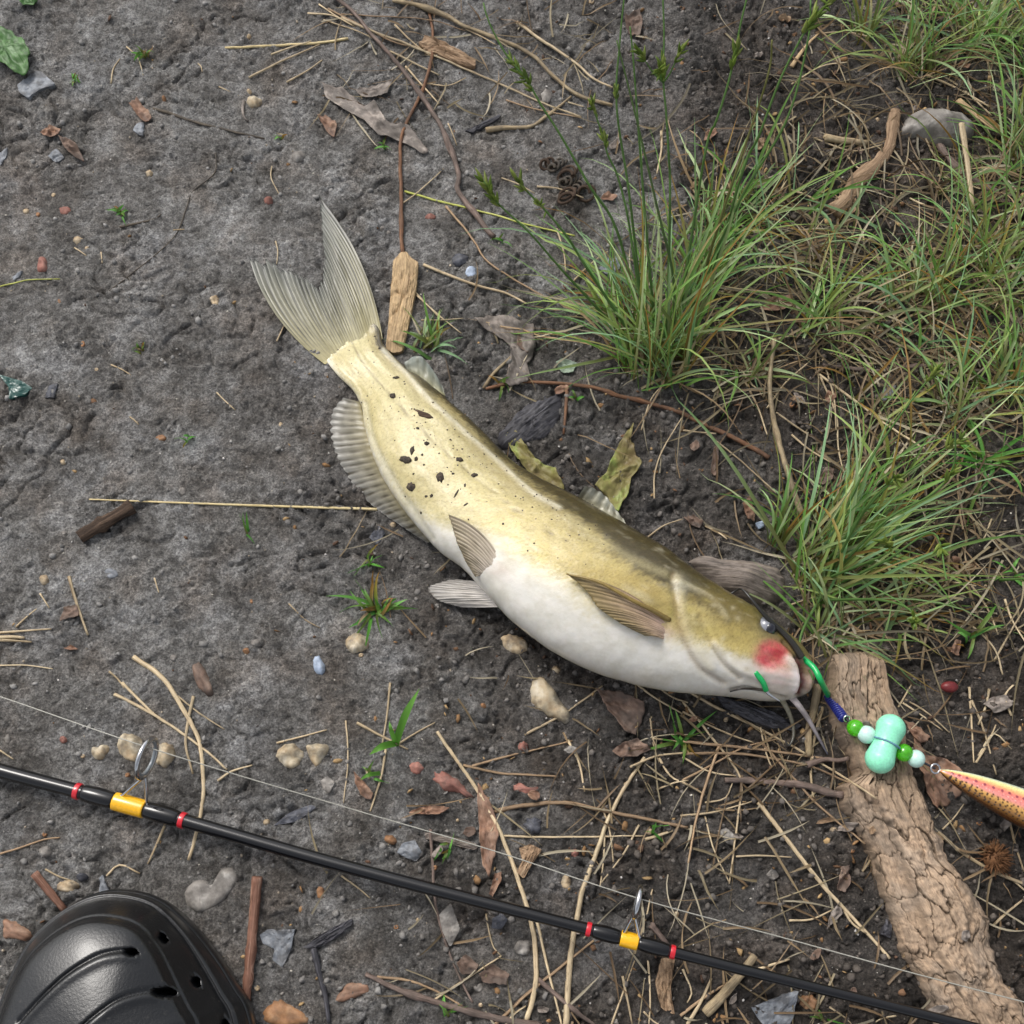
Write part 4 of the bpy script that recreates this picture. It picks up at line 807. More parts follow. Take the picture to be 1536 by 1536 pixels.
for lab, items in (
    (TUFT, [('B', 2.8, (0, 80), (150, 145), (300, 200), (420, 250), (580, 320), (720, 380), (850, 440), (950, 480), (1080, 525)), ('B', 2.6, (-60, 40), (100, 120), (240, 190), (360, 215)), ('B', 3.4, (790, 100), (900, 180), (1050, 280), (1130, 350), (1220, 395)),
            ('B', 2.4, (220, 230), (330, 285), (440, 338)), ('B', 2.4, (290, 300), (360, 380), (440, 468)), ('B', 2, (740, 450), (830, 480), (920, 500), (1080, 530)), ('B', 2, (240, 110), (320, 190), (400, 250)), ('B', 2, (-80, 90), (60, 135), (160, 180)),
            ('B', 2, (-100, 20), (0, 85), (130, 130)), ('B', 2.2, (-150, 60), (-40, 70), (60, 120)), ('B', 1.8, (560, 130), (640, 170), (700, 205)), ('B', 1.8, (1020, 460), (1090, 480)), ('B', 1.8, (380, 375), (480, 385), (560, 350)), ('A', 2.6, (1120, 350), (1280, 270), (1440, 200)), ('A', 2.2, (1220, 245), (1320, 210), (1400, 185)),
            ('A', 2.2, (1290, 370), (1380, 320), (1450, 270)), ('B', 2.6, (470, 930), (540, 1010), (600, 1090), (650, 1170), (750, 1240), (850, 1300), (960, 1360)), ('B', 3, (370, 1190), (450, 1225), (600, 1280), (740, 1320), (830, 1365)), ('B', 1.8, (340, 1330), (440, 1420), (540, 1500)), ('B', 1.7, (360, 1440), (450, 1440), (550, 1432)), ('B', 1.7, (250, 1210), (340, 1320), (450, 1440)),
            ('B', 1.5, (0, 65), (200, 75), (400, 90), (560, 140)), ('B', 1.6, (480, 555), (500, 600), (520, 655)), ('B', 1.6, (270, 920), (350, 860), (460, 760))]),
    (BELOW, [('G', 3, (515, 52), (660, 125), (800, 215), (930, 310), (1022, 392)), ('G', 2.6, (550, 0), (680, 130), (760, 185)), ('G', 3, (870, 60), (835, 260), (868, 410)), ('G', 2.4, (980, 442), (1040, 400), (1135, 372)), ('H', 2.6, (825, 235), (1000, 140), (1175, 15)), ('H', 2.2, (590, 375), (750, 330), (900, 295), (1040, 262)), ('H', 2.4, (550, 370), (700, 405), (850, 415), (980, 422)),
             ('H', 2, (730, 690), (1000, 695), (1360, 690)), ('H', 2.6, (70, 180), (180, 240), (300, 300)), ('H', 2.4, (200, 300), (180, 420), (130, 580)), ('H', 2.2, (220, 0), (205, 150), (180, 300)), ('H', 2, (250, 280), (330, 230), (420, 180)), ('H', 2.2, (1185, 680), (1180, 800), (1165, 920)), ('H', 2.2, (1340, 640), (1270, 770), (1170, 900)), ('H', 2.4, (1020, 260), (1070, 360), (1095, 490)),
             ('H', 1.8, (1175, 560), (1210, 680), (1225, 820)), ('G', 1.6, (800, 60), (900, 140), (1010, 210)), ('G', 2, (1245, 272), (1350, 245), (1470, 212)), ('H', 1.6, (20, 170), (30, 340), (10, 540)), ('H', 2.6, (1430, 340), (1480, 420), (1540, 450)), ('H', 3, (1365, 705), (1420, 690), (1490, 665)), ('H', 1.6, (1395, 150), (1400, 260), (1430, 360))]),
    (CHIN, [('I', 2.8, (0, 265), (200, 285), (420, 310), (700, 350)), ('I', 2.8, (0, 320), (250, 320), (550, 370), (750, 450)), ('I', 2.8, (360, 275), (500, 430), (620, 560), (820, 725)), ('I', 3, (165, 280), (110, 440), (60, 620), (25, 812)), ('I', 2.6, (0, 85), (150, 270), (260, 430), (250, 600), (210, 905)), ('I', 2, (240, 782), (360, 778), (490, 786)), ('I', 2.2, (0, 440), (150, 360), (280, 290), (420, 255)),
            ('I', 2.2, (0, 130), (180, 220), (320, 270)), ('I', 2.2, (-10, 600), (150, 580), (310, 535)), ('I', 2.4, (0, 448), (60, 480), (100, 505)), ('I', 1.6, (100, 540), (190, 520), (225, 450)), ('I', 1.8, (350, 200), (380, 330), (440, 470)), ('I', 1.8, (0, 335), (120, 400), (240, 420)), ('I', 2.4, (720, 1010), (760, 1080), (830, 1130)), ('I', 1.8, (100, 600), (140, 750), (210, 900)), ('I', 1.8, (480, 1070), (580, 1065), (670, 1025)),
            ('H', 2.4, (1310, -10), (1400, 60), (1536, 140)), ('H', 2.2, (1380, -20), (1480, 60), (1560, 90)), ('H', 2, (1400, 250), (1480, 260), (1560, 270)), ('H', 2.2, (1300, 380), (1420, 330), (1550, 315)), ('H', 1.8, (1420, 480), (1500, 450), (1560, 440)), ('H', 1.6, (1390, 160), (1400, 240), (1420, 300))]),
    (RIGHT, [('I', 2.4, (1300, 80), (1350, 200), (1412, 415)), ('I', 2.4, (1290, 20), (1300, 180), (1310, 360)), ('I', 2, (1470, 620), (1500, 740), (1536, 850)), ('I', 2.6, (1395, 1095), (1460, 1035), (1540, 970)), ('I', 2, (1320, 360), (1370, 280), (1410, 190)), ('I', 1.8, (1170, 660), (1220, 610), (1270, 540)), ('I', 2, (970, 110), (1000, 60), (1035, 0)), ('I', 1.8, (990, 90), (1080, 150), (1170, 215)),
             ('I', 1.8, (1000, 75), (1100, 135), (1200, 225)), ('I', 2.6, (1380, 30), (1360, 120), (1330, 190)), ('I', 2.4, (1450, 860), (1500, 900), (1545, 940)), ('I', 1.6, (1450, 1370), (1500, 1420), (1545, 1460)), ('I', 2.2, (1480, 150), (1450, 60), (1500, 0)), ('I', 1.6, (1330, 330), (1400, 230), (1480, 300))]),
    (LOW, [('H', 3, (690, 1540), (850, 1390), (1000, 1270), (1135, 1160)), ('H', 2.6, (880, 1070), (940, 1330), (992, 1540)), ('H', 2.4, (160, 1325), (300, 1340), (430, 1390), (545, 1455)), ('H', 2.2, (400, 1440), (550, 1340), (720, 1230)), ('H', 2.2, (740, 1540), (780, 1490), (830, 1455)), ('H', 2, (1215, 1540), (1270, 1390), (1320, 1250)), ('H', 2.4, (1265, 1320), (1290, 1440), (1310, 1540)), ('H', 2, (1320, 1220), (1370, 1060), (1400, 930)),
           ('H', 2, (1380, 1250), (1390, 1400), (1385, 1540)), ('I', 2.6, (-10, 1500), (120, 1400), (280, 1310), (380, 1275)), ('I', 2.4, (340, 1290), (400, 1270), (480, 1245)), ('I', 3.4, (20, 1540), (80, 1440), (130, 1330)), ('I', 2, (0, 1290), (40, 1390), (20, 1440)), ('G', 2.2, (0, 770), (100, 740), (200, 705), (270, 697)), ('G', 2.4, (740, 645), (700, 740), (665, 815)), ('G', 2.2, (480, 870), (540, 820), (630, 860)), ('G', 1.8, (205, 840), (260, 870), (320, 890)),
           ('H', 1.6, (0, 870), (70, 920), (130, 970)), ('H', 1.8, (650, 1040), (680, 1180), (720, 1230)), ('I', 1.8, (660, 1460), (720, 1500), (770, 1545)), ('I', 1.6, (960, 1500), (900, 1510), (850, 1540)), ('H', 1.8, (1360, 1480), (1400, 1520), (1440, 1545))]),
    (LEFT, [('D', 2.4, (-10, 1312), (120, 1302), (232, 1294)), ('D', 3.6, (-10, 1332), (60, 1330), (110, 1334)), ('D', 2.6, (-10, 1345), (70, 1348), (142, 1353)), ('D', 2, (72, 1285), (120, 1240), (165, 1204)), ('D', 1.6, (0, 1458), (120, 1458), (238, 1474)), ('D', 1.6, (975, 230), (1010, 265), (1060, 310)), ('D', 1.6, (500, 105), (545, 125), (590, 152)), ('D', 1.6, (585, 340), (605, 355), (625, 375)), ('D', 2, (490, 1485), (530, 1520), (560, 1560)),
            ('A', 1.6, (335, 1115), (360, 1130), (388, 1150)), ('A', 1.5, (455, 1135), (460, 1185)), ('A', 2, (500, 375), (510, 310), (540, 265)), ('A', 1.6, (570, 210), (620, 260), (645, 340)), ('A', 1.6, (1225, 740), (1220, 800), (1260, 880)), ('A', 1.6, (1240, 1085), (1250, 1130), (1245, 1190)), ('A', 1.6, (1245, 1536), (1262, 1500), (1278, 1465)), ('A', 1.4, (890, 285), (905, 300), (910, 325)), ('A', 1.5, (985, 390), (1030, 410), (1075, 432)), ('G', 1.8, (0, 305), (30, 325), (60, 345)), ('A', 1.8, (780, 1035), (830, 1032)), ('D', 1.5, (695, 1065), (705, 1100), (715, 1130)), ('D', 1.8, (180, 1135), (200, 1165), (222, 1200)), ('D', 1.5, (1300, 1180), (1370, 1250), (1440, 1290))]),
    (GRASS, [('F', 3.2, (600, 138), (750, 250), (930, 385), (1090, 485)), ('F', 2.2, (620, 160), (690, 330), (700, 480), (725, 590)), ('F', 2, (420, 320), (520, 390), (660, 480)), ('F', 2, (490, 420), (560, 480), (665, 545)), ('F', 2.4, (280, 180), (340, 300), (380, 420)), ('F', 2, (630, 80), (680, 250), (690, 400)), ('F', 1.8, (100, 410), (240, 520), (420, 680)), ('F', 2, (1280, 880), (1270, 960), (1300, 1080)), ('F', 2, (1390, 800), (1360, 880), (1340, 900)),
             ('F', 2, (900, 1090), (1060, 1080), (1230, 1085), (1320, 1100)), ('F', 2.2, (1300, 1100), (1370, 1200), (1420, 1320)), ('F', 2.4, (1120, 1250), (1280, 1270), (1400, 1380), (1440, 1500)), ('F', 2, (380, 300), (460, 190), (560, 100)), ('C', 2.2, (490, 380), (620, 300), (740, 280)), ('C', 2, (620, 150), (740, 145), (860, 170)), ('C', 2.2, (590, 620), (760, 680), (900, 650)), ('C', 2.4, (470, 850), (560, 880), (640, 930)),
             ('C', 2, (740, 700), (800, 760), (900, 700)), ('C', 2.4, (980, 870), (1080, 920), (1200, 960)), ('C', 2.4, (1150, 790), (1240, 820), (1340, 850)), ('C', 2.2, (1340, 1050), (1450, 1080), (1490, 1200), (1400, 1400)), ('C', 2, (630, 1050), (680, 1140), (740, 1180)), ('C', 2, (830, 1220), (950, 1280), (1050, 1370)), ('C', 2, (480, 1190), (560, 1080), (640, 980)), ('C', 2.6, (1100, 340), (1240, 400), (1380, 480)), ('C', 2.4, (1150, 330), (1260, 400), (1390, 520)),
             ('F', 2, (0, 400), (80, 410), (150, 415)), ('F', 1.8, (100, 830), (160, 860), (200, 890)), ('B', 2.2, (970, 1030), (1000, 1130), (1010, 1220)), ('B', 2.2, (880, 840), (980, 850), (1090, 890)), ('B', 1.8, (720, 800), (800, 830), (870, 870)), ('B', 2, (1040, 1270), (1120, 1190), (1200, 1130)), ('E', 1.8, (1350, 400), (1400, 250), (1500, 160)), ('E', 1.7, (1410, 740), (1410, 600), (1450, 480), (1536, 340)), ('E', 2, (1380, 880), (1450, 830), (1536, 800)), ('F', 2, (460, 1196), (560, 1160), (640, 1140)),
             ('B', 3, (1440, 590), (1440, 680), (1420, 780)), ('F', 2.2, (1450, 1160), (1480, 1250), (1540, 1350)), ('F', 2.2, (1400, 1440), (1480, 1300), (1540, 1200))])):
    for it in items:
        mm = straw_m
        if len(it) % 3 == 0: mm = rust_m if lab is not GRASS else straw_m
        rod('straw', Z(it[0], *it[2:]), it[1], mm, straw_text(Z(it[0], *it[2:]), it[1], mm), 'straw', lab[1], taper=(1.05, .65), lift=.0006 if lab in (TUFT, CHIN) else 0.0, end=.003 if lab is GRASS else 0)

# ------------------------------------------------------------------ stones
def stone(pts, mat, label, h, group=None, cat='pebble', name='pebble', jag=.04, mode='dome'): return poly_piece(name, pts, mat, label, cat, group, h=h, mode=mode, jag=jag, nr=12)
stone(ell(534, 963, 20, 17), crm_m, 'round cream and orange pebble below the grass rosette', 20)
stone(ell(774, 963, 23, 14, 20), peb_m, 'oval half buried pebble under the belly with a rusty end', 12)
stone(Z('H', (845, 40), (850, -20), (900, -50), (930, -10), (965, 30), (1000, 90), (1040, 125), (1025, 185), (975, 165), (900, 130), (855, 95)), crm_m, 'largest cream and ochre stone below the belly', 20, cat='stone', name='stone')
stone(ell(835, 1002, 8, 6, 20), peb_m, 'tiny tan pebble beside the largest cream stone', 7)
stone(ell(196, 1121, 19, 25, -25), crm_m, 'elongated pinkish cream stone left of the big rod guide', 18, cat='stone', name='stone')
stone(ell(246, 1132, 15, 20, 10), crm_m, 'rounded cream stone just right of the big rod guide', 16, cat='stone', name='stone')
stone(Z('G', (410, 285), (440, 290), (460, 275), (492, 280), (490, 310), (465, 350), (430, 350), (410, 325)), crm_m, 'small yellowish cream notched stone near the rod', 13)
stone(ell(435, 1134, 21, 20), crm_m, 'squarish cream stone beside its triangular twin', 17, cat='stone', name='stone')
stone(Z('G', (1365, 280), (1420, 268), (1475, 270), (1482, 310), (1450, 350), (1425, 395), (1395, 350)), crm_m, 'triangular cream stone beside its squarish twin', 17, cat='stone', name='stone')
stone(Z('G', (815, 950), (850, 905), (895, 880), (930, 890), (945, 915), (985, 880), (990, 830), (1050, 828), (1078, 870), (1050, 930), (1010, 985), (950, 1025), (890, 1045), (840, 1015)), gst_m, 'pale heart shaped stone above the clog', 15, cat='stone', name='stone', jag=.02)
stone(ell(67, 1277, 11, 9), gst_m, 'round pale grey pebble near the left end of the rod', 10)
stone(ell(98, 1329, 17, 10, -5), peb_m, 'flat tan pebble touching the straw wisp by the clog', 8)
stone(ell(121, 1315, 9, 7), dsl_m, 'small blue black pebble by the clog toe', 8)
stone(ell(784, 1422, 14, 13), gst_m, 'rounded speckled grey pebble on the near side of the rod', 12)
stone(ell(800, 1237, 14, 14), dsl_m, 'dark angular pebble under the arched rusty straw', 13, jag=.1)
stone(ell(850, 1323, 8, 12), peb_m, 'upright tan pebble beside the fishing line', 9)
stone(ell(585, 1259, 10, 7, 20), org_m, 'small amber pebble above the rod', 8)
stone(ell(785, 1117, 9, 8), pnk_m, 'pink pebble left of the curled brown leaf', 8)
stone(ell(863, 1279, 6, 7), pnk_m, 'small pink pebble above the amber upright pebble', 6)
stone(ell(717, 1482, 8, 7), gst_m, 'little grey pebble near the bottom straws', 6)
stone(Z('D', (1400, 1430), (1425, 1398), (1465, 1455), (1448, 1512), (1410, 1490)), blu_m, 'pale blue flecked stone chip below the grass rosette', 9, jag=.08)
stone(Z('A', (182, 1145), (210, 1158), (217, 1222), (178, 1232), (160, 1214)), pnk_m, 'brick red stone chip on bare grey mud', 12, jag=.03)
stone(ell(400, 293, 8, 6), pnk_m, 'small salmon pebble left of the upper tail lobe', 7)
stone(ell(323, 453, 8, 9), peb_m, 'small angular tan pebble left of the tail fin', 9, jag=.1)
stone(ell(445, 226, 11, 9), gst_m, 'mud coloured pebble beyond the upper tail tip', 7)
stone(ell(115, 357, 8, 6), peb_m, 'tan pebble above the brick red chip', 6)
stone(ell(95, 312, 9, 6), pnk_m, 'brownish pink pebble pressed flat into mud', 5)
stone(ell(66, 869, 8, 8), peb_m, 'rounded tan pebble below the dark furrowed stick', 8)
stone(ell(241, 656, 8, 5), org_m, 'brown pebble on open mud left of the anal fin', 6)
stone(ell(273, 736, 6, 6), gst_m, 'little grey pebble just above the long golden straw', 6)
stone(ell(367, 974, 6, 5), org_m, 'orange brown pebble left of the blue stone chip', 5)
stone(ell(382, 962, 8, 6), gst_m, 'grey pebble above the orange brown one', 6)
stone(ell(166, 860, 11, 8, 20), slate_m, 'flat grey pebble below the dark furrowed stick', 5)
stone(ell(690, 387, 14, 10), dsl_m, 'dark grey stone beyond the pale wood strip', 9)
stone(ell(706, 406, 9, 9), blu_m, 'bluish grey pebble beside the dark grey stone', 6)
stone(ell(94, 1109, 6, 6), pnk_m, 'dull red pebble above the rod near the yellowish stone', 6)
stone(ell(10, 1108, 6, 8), gst_m, 'pale pebble at the left above the rod', 6)
stone(ell(480, 1338, 7, 11), org_m, 'orange brown pebble between rod and forked grey slate', 6)
stone(ell(1213, 1503, 16, 12, 20), org_m, 'orange brown block beside the big pointed slate', 12, cat='stone', name='stone', jag=.06)
stone(ell(820, 143, 9, 11), gst_m, 'pale grey pebble beside the rush seed head', 10)
stone(ell(645, 319, 8, 5), pnk_m, 'dark red pebble beside the slim brown twig', 5)
rsd = np.random.RandomState(5)
cand = 0
taken = []
for mt_, lab, grp, n_ in ((peb_m, 'tiny tan pebble pressed into the mud', 'tiny tan pebbles', 34), (gst_m, 'tiny grey pebble pressed into the mud', 'tiny grey pebbles', 40), (org_m, 'tiny rusty pebble pressed into the mud', 'tiny rusty pebbles', 22)):
    for _ in range(n_):
        p = rsd.rand(2) * (1536, 1536)
        r_ = rsd.uniform(3, 5.5)
        stone(ell(p[0], p[1], r_, r_ * rsd.uniform(.65, 1), rsd.rand() * 180, n=9), mt_, lab.replace('pressed into the mud', near_text(p)), r_ * 0.9, grp)

# ------------------------------------------------------------------ slate flakes and shards
def slate(pts, label, mat=None, h=4.0, tilt=(0, 0), name='slate_flake'): return poly_piece(name, pts, mat or slate_m, label, 'slate', None, h=h, mode='flake', jag=.015, tilt=tilt)
slate(Z('A', (75, 378), (150, 320), (185, 318), (250, 380), (185, 402), (130, 440), (90, 422)), 'grey slate flake under the tip of the big green leaf', tilt=(.05, .1), h=5)
slate(Z('A', (588, 566), (606, 540), (640, 528), (636, 592), (610, 585)), 'small grey slate chip beside the pinkish leaf scrap')
slate(Z('A', (210, 692), (250, 660), (287, 702), (246, 726)), 'grey slate chip below the dark pointed leaf')
slate(Z('A', (-10, 690), (35, 662), (28, 705), (0, 745)), 'pale slate sliver at the left edge of the mud')
slate(Z('A', (62, 1255), (105, 1222), (95, 1250), (68, 1272)), 'bluish slate chip under the yellowish green blade')
slate(Z('G', (1168, 1135), (1205, 1110), (1325, 1108), (1312, 1190), (1272, 1282), (1225, 1245), (1238, 1200), (1180, 1172)), 'forked greenish grey slate beside the red stick', h=5)
slate(Z('G', (440, 880), (455, 862), (485, 945), (440, 945)), 'narrow pointed slate poking out by the clog toe', h=5)
slate(Z('H', (250, 765), (275, 722), (330, 708), (368, 770), (335, 805), (285, 785)), 'pale grey flake touching the upper side of the rod')
slate(Z('H', (440, 1045), (495, 990), (535, 1110), (490, 1192), (455, 1120)), 'upright grey flake on the near side of the rod', mat=gst_m)
slate(Z('H', (1000, 300), (1030, 280), (1085, 300), (1070, 318), (1020, 315)), 'small brown grey flake below the cream stone', mat=gst_m)
slate(Z('I', (300, 1455), (400, 1425), (450, 1400), (512, 1380), (492, 1500), (440, 1610), (370, 1560)), 'large pointed grey slate at the foot of the bark slab', h=7, tilt=(.06, -.05))
slate(Z('E', (120, 870), (165, 815), (195, 850), (160, 910)), 'dark slate flake below the anal fin', mat=dsl_m)
slate(Z('F', (880, 245), (920, 200), (960, 195), (940, 265), (895, 280)), 'bluish slate flake in the grass by the level twig')
slate(Z('F', (330, 815), (360, 803), (370, 830), (345, 842)), 'bright pale slate chip beside the orange leaf', mat=blu_m)
slate(Z('G', (1440, 440), (1470, 418), (1505, 445), (1480, 500), (1455, 480)), 'brownish slate chip right of the triangular cream stone', mat=gst_m)
slate(Z('G', (1230, 640), (1300, 580), (1400, 545), (1420, 560), (1330, 625)), 'dark slate streak above the rod', mat=dsl_m, h=3)
slate(Z('B', (1160, 1200), (1200, 1150), (1260, 1140), (1255, 1200), (1200, 1230)), 'pale blue grey flake inside the tall rush tuft', h=4)
slate(Z('H', (680, 1060), (720, 1035), (750, 1065), (720, 1110), (675, 1105)), 'purplish slate flake beneath the rod', mat=dsl_m)
slate(Z('I', (160, 665), (200, 650), (245, 690), (240, 735), (200, 720)), 'pale dusty flake among the chin straws', mat=gst_m, h=3)
slate(Z('I', (370, 870), (410, 830), (440, 870), (410, 890)), 'thin grey flake left of the diagonal straw', mat=gst_m, h=3)
poly_piece('green_shard', Z('D', (-10, 145), (55, 165), (100, 180), (150, 212), (110, 240), (45, 262), (38, 205)), glass_m, 'glossy teal green curved shard lying on the mud', 'shard', h=5, mode='flake', jag=.01, tilt=(0, .06))
slate(Z('D', (203, 255), (222, 200), (262, 188), (245, 252)), 'dark flake beside the teal shard', mat=dsl_m)

# ------------------------------------------------------------------ leaves
def leaf(name, pts, mat, label, cup=6, curl=3, lift=0.001, ax=None, nr=12, jag=.05, group=None, sub=7): return poly_piece(name, pts, mat, label, 'leaf', group, h=1.2, mode='leaf', cup=cup, curl=curl, lift=lift, ax=ax, nr=nr, jag=jag, sub=sub)
leaf('green_leaf', Z('A', (-60, 110), (0, 128), (60, 162), (120, 203), (147, 250), (147, 310), (125, 372), (90, 362), (40, 312), (-40, 290), (-90, 200)), green_m, 'big crinkled green leaf at the left over a slate flake', 8, 6, .004, ax=(.75, 1))
leaf('green_leaf', Z('A', (70, -20), (120, -30), (175, 0), (150, 20), (100, 18)), green_m, 'green leaf tip showing above the bare mud', 4, 3, .002)
leaf('pink_leaf', Z('A', (573, 450), (615, 430), (640, 470), (662, 482), (678, 520), (640, 537), (610, 505)), rlf_m, 'pinkish torn leaf scrap on the grey mud')
leaf('orange_leaf', Z('A', (178, 592), (225, 560), (272, 572), (245, 612), (195, 607)), rlf_m, 'orange brown leaf scrap beside the dark pointed leaf')
leaf('dark_leaf', Z('A', (255, 598), (300, 615), (345, 650), (372, 712), (330, 700), (285, 655)), dlf_m, 'dark pointed leaf on the grey mud', ax=(1, .9))
leaf('orange_leaf', Z('A', (1425, 505), (1460, 498), (1515, 545), (1500, 608), (1470, 580)), rlf_m, 'orange leaf scraps beyond the tail beside the grey strip leaf', 3, 1)
leaf('strip_leaf', Z('B', (-80, 370), (0, 385), (100, 470), (150, 455), (200, 540), (310, 565), (378, 655), (360, 680), (260, 625), (170, 610), (100, 530), (0, 480), (-60, 430)), glf_m, 'long curled silvery grey leaf strip by the twig', 9, 3, ax=(1, .65), nr=16)
leaf('grey_leaf', Z('B', (60, 400), (130, 390), (238, 348), (205, 415), (150, 432), (90, 430)), glf_m, 'flat grey brown leaf above the curled silvery strip', 4, 2)
leaf('ragged_leaf', [(712, 480), (738, 472), (775, 477), (800, 489), (804, 520), (792, 545), (796, 566), (766, 586), (758, 574), (768, 545), (765, 518), (738, 500)], glf_m, 'ragged grey brown leaf with lobed edge behind the fish', 7, 4, ax=(.4, 1), nr=14)
leaf('yellowing_leaf', Z('E', (743, 398), (790, 403), (832, 470), (900, 545), (960, 573), (1003, 655), (1003, 692), (930, 655), (850, 600), (785, 525), (750, 450)), ygl_m, 'brown and green leaf lying along the fish back', 7, 4, .001, ax=(1, 1.1))
leaf('yellowing_leaf', Z('E', (1255, 450), (1312, 383), (1305, 440), (1328, 518), (1357, 550), (1305, 610), (1292, 680), (1265, 715), (1245, 775), (1195, 700), (1140, 652), (1190, 588), (1222, 515)), ygl_m, 'curled bright green leaf with brown base above the dorsal fin', 9, 4, .001, ax=(.2, -1), nr=14)
leaf('brown_leaf', Z('H', (1145, 25), (1250, 35), (1365, 85), (1362, 140), (1322, 235), (1275, 215), (1232, 150), (1195, 115)), dlf_m, 'curled dark brown leaf under the fish jaw', 10, 5)
leaf('brown_leaf', Z('H', (1215, 310), (1260, 270), (1335, 248), (1395, 300), (1330, 330), (1260, 335)), dlf_m, 'folded light brown leaf below the curled dark one', 9, 3)
leaf('lance_leaf', Z('H', (612, 440), (650, 500), (685, 560), (707, 680), (690, 780), (665, 865), (635, 820), (622, 700), (612, 560)), rlf_m, 'pointed russet lance leaf with the straw stalk across it', 6, 3, ax=(.1, 1))
leaf('brown_leaf', Z('H', (295, 585), (350, 560), (420, 550), (490, 560), (440, 590), (360, 592)), rlf_m, 'narrow tan leaf above the grey splinter', 5, 2)
leaf('brown_leaf', Z('H', (55, 400), (90, 430), (145, 500), (130, 530), (90, 510), (60, 450)), rlf_m, 'reddish leaf scrap below the two leaved seedling', 5, 2)
leaf('brown_leaf', Z('H', (690, 860), (720, 850), (720, 890), (680, 965), (665, 950)), rlf_m, 'narrow orange brown leaf touching the rod', 5, 2)
leaf('mauve_leaf', Z('H', (520, 1260), (560, 1220), (620, 1270), (600, 1310), (540, 1310)), dlf_m, 'mauve brown leaf on the near side of the rod', 5, 2)
leaf('mauve_leaf', Z('H', (620, 1310), (680, 1260), (720, 1290), (755, 1310), (745, 1360), (690, 1355), (640, 1350)), dlf_m, 'crumpled pinkish leaf beside the mauve one', 7, 3)
leaf('folded_leaf', Z('B', (1270, 90), (1300, 80), (1340, 55), (1352, 120), (1345, 175), (1300, 180), (1275, 140)), dlf_m, 'folded purplish leaf beyond the rush stems', 10, 4)
leaf('brown_leaf', Z('I', (690, 930), (705, 830), (740, 820), (750, 890), (730, 945)), dlf_m, 'upright brown leaf left of the slab middle', 6, 2)
leaf('brown_leaf', Z('I', (650, 1110), (670, 1030), (700, 985), (715, 1040), (690, 1070)), glf_m, 'thin pale leaf on the diagonal straw', 5, 2)
leaf('grey_leaf', Z('I', (1345, 100), (1385, 70), (1440, 55), (1485, 85), (1460, 120), (1400, 140)), glf_m, 'lobed dusty grey leaf right of the bark slab', 5, 3)
leaf('brown_leaf', Z('I', (1420, 640), (1440, 605), (1470, 630), (1440, 675)), glf_m, 'little pale leaf under the spotted lure', 4, 2)
leaf('orange_leaf', Z('F', (268, 730), (300, 695), (320, 740), (325, 810), (290, 800)), rlf_m, 'orange brown oval leaf in the soil above the driftwood', 5, 2)
leaf('brown_leaf', Z('F', (125, 590), (140, 480), (165, 455), (160, 560), (145, 610)), dlf_m, 'narrow upright brown leaf left of the standing stem', 5, 2)
leaf('pink_leaf', Z('F', (5, 785), (50, 775), (95, 810), (80, 835), (30, 815)), dlf_m, 'dull pink leaf near the dorsal fin', 4, 2)
leaf('brown_leaf', Z('E', (795, -50), (860, -30), (870, 20), (840, 60), (790, 20)), dlf_m, 'brown leaf fold above the ragged grey leaf', 5, 2)
leaf('pale_leaf', Z('E', (965, 90), (1000, 72), (1060, 95), (1045, 135), (990, 140)), M('lichen_leaf', c8(112, 126, 108), c8(138, 152, 134), (60, 220, 1), 1, .7, .4, c3=c8(160, 170, 156)), 'pale greenish scrap beside the ragged grey leaf', 2, 1)
leaf('brown_leaf', Z('F', (1200, 1400), (1225, 1340), (1255, 1345), (1245, 1415)), rlf_m, 'small tan leaf on soil right of the grass', 4, 2)
leaf('brown_leaf', Z('F', (1210, 970), (1235, 965), (1250, 1030), (1235, 1060)), rlf_m, 'small upright tan leaf between dry stalks', 4, 2)
leaf('brown_leaf', Z('F', (600, 640), (640, 570), (680, 575), (670, 625), (630, 650)), dlf_m, 'dark purple brown leaf in the leaning tuft', 4, 2)
leaf('brown_leaf', Z('C', (340, 1400), (390, 1350), (480, 1340), (500, 1390), (430, 1410)), rlf_m, 'crumpled tan leaf between the grass tufts', 6, 3)
leaf('brown_leaf', Z('B', (1165, 890), (1200, 860), (1245, 880), (1220, 905)), rlf_m, 'tan leaf scrap at the foot of the tall rush', 4, 2)
leaf('brown_leaf', Z('D', (270, 1260), (290, 1200), (350, 1185), (360, 1240), (310, 1250)), dlf_m, 'rusty leaf scrap beside the lone stout straw', 3, 1)
leaf('brown_leaf', Z('D', (285, 1380), (320, 1365), (350, 1385), (320, 1392)), rlf_m, 'small rusty leaf curl below the lone stout straw', 4, 2)
rsd = np.random.RandomState(9)
for _ in range(90):                                   # torn scraps in the dark soil
    p = np.array([rsd.uniform(560, 1536), rsd.uniform(0, 1536)])
    W_ = G(p); 
    if soil_dark(W_[0], W_[1]) < rsd.rand() * 1.0: continue
    r_ = rsd.uniform(5, 13)
    k_ = rsd.randint(4); leaf('leaf_scrap', ell(p[0], p[1], r_, r_ * rsd.uniform(.35, .8), rsd.rand() * 180, n=8, j=.3, seed=_), [dlf_m, rlf_m, glf_m, chip_m][k_], '%s %s leaf scrap ' % ('broad' if r_ > 9 else 'tiny', ['dark', 'russet', 'grey', 'tan'][k_]) + near_text(p), 4, 2, nr=6, sub=3, group='torn leaf scraps on the dark soil')

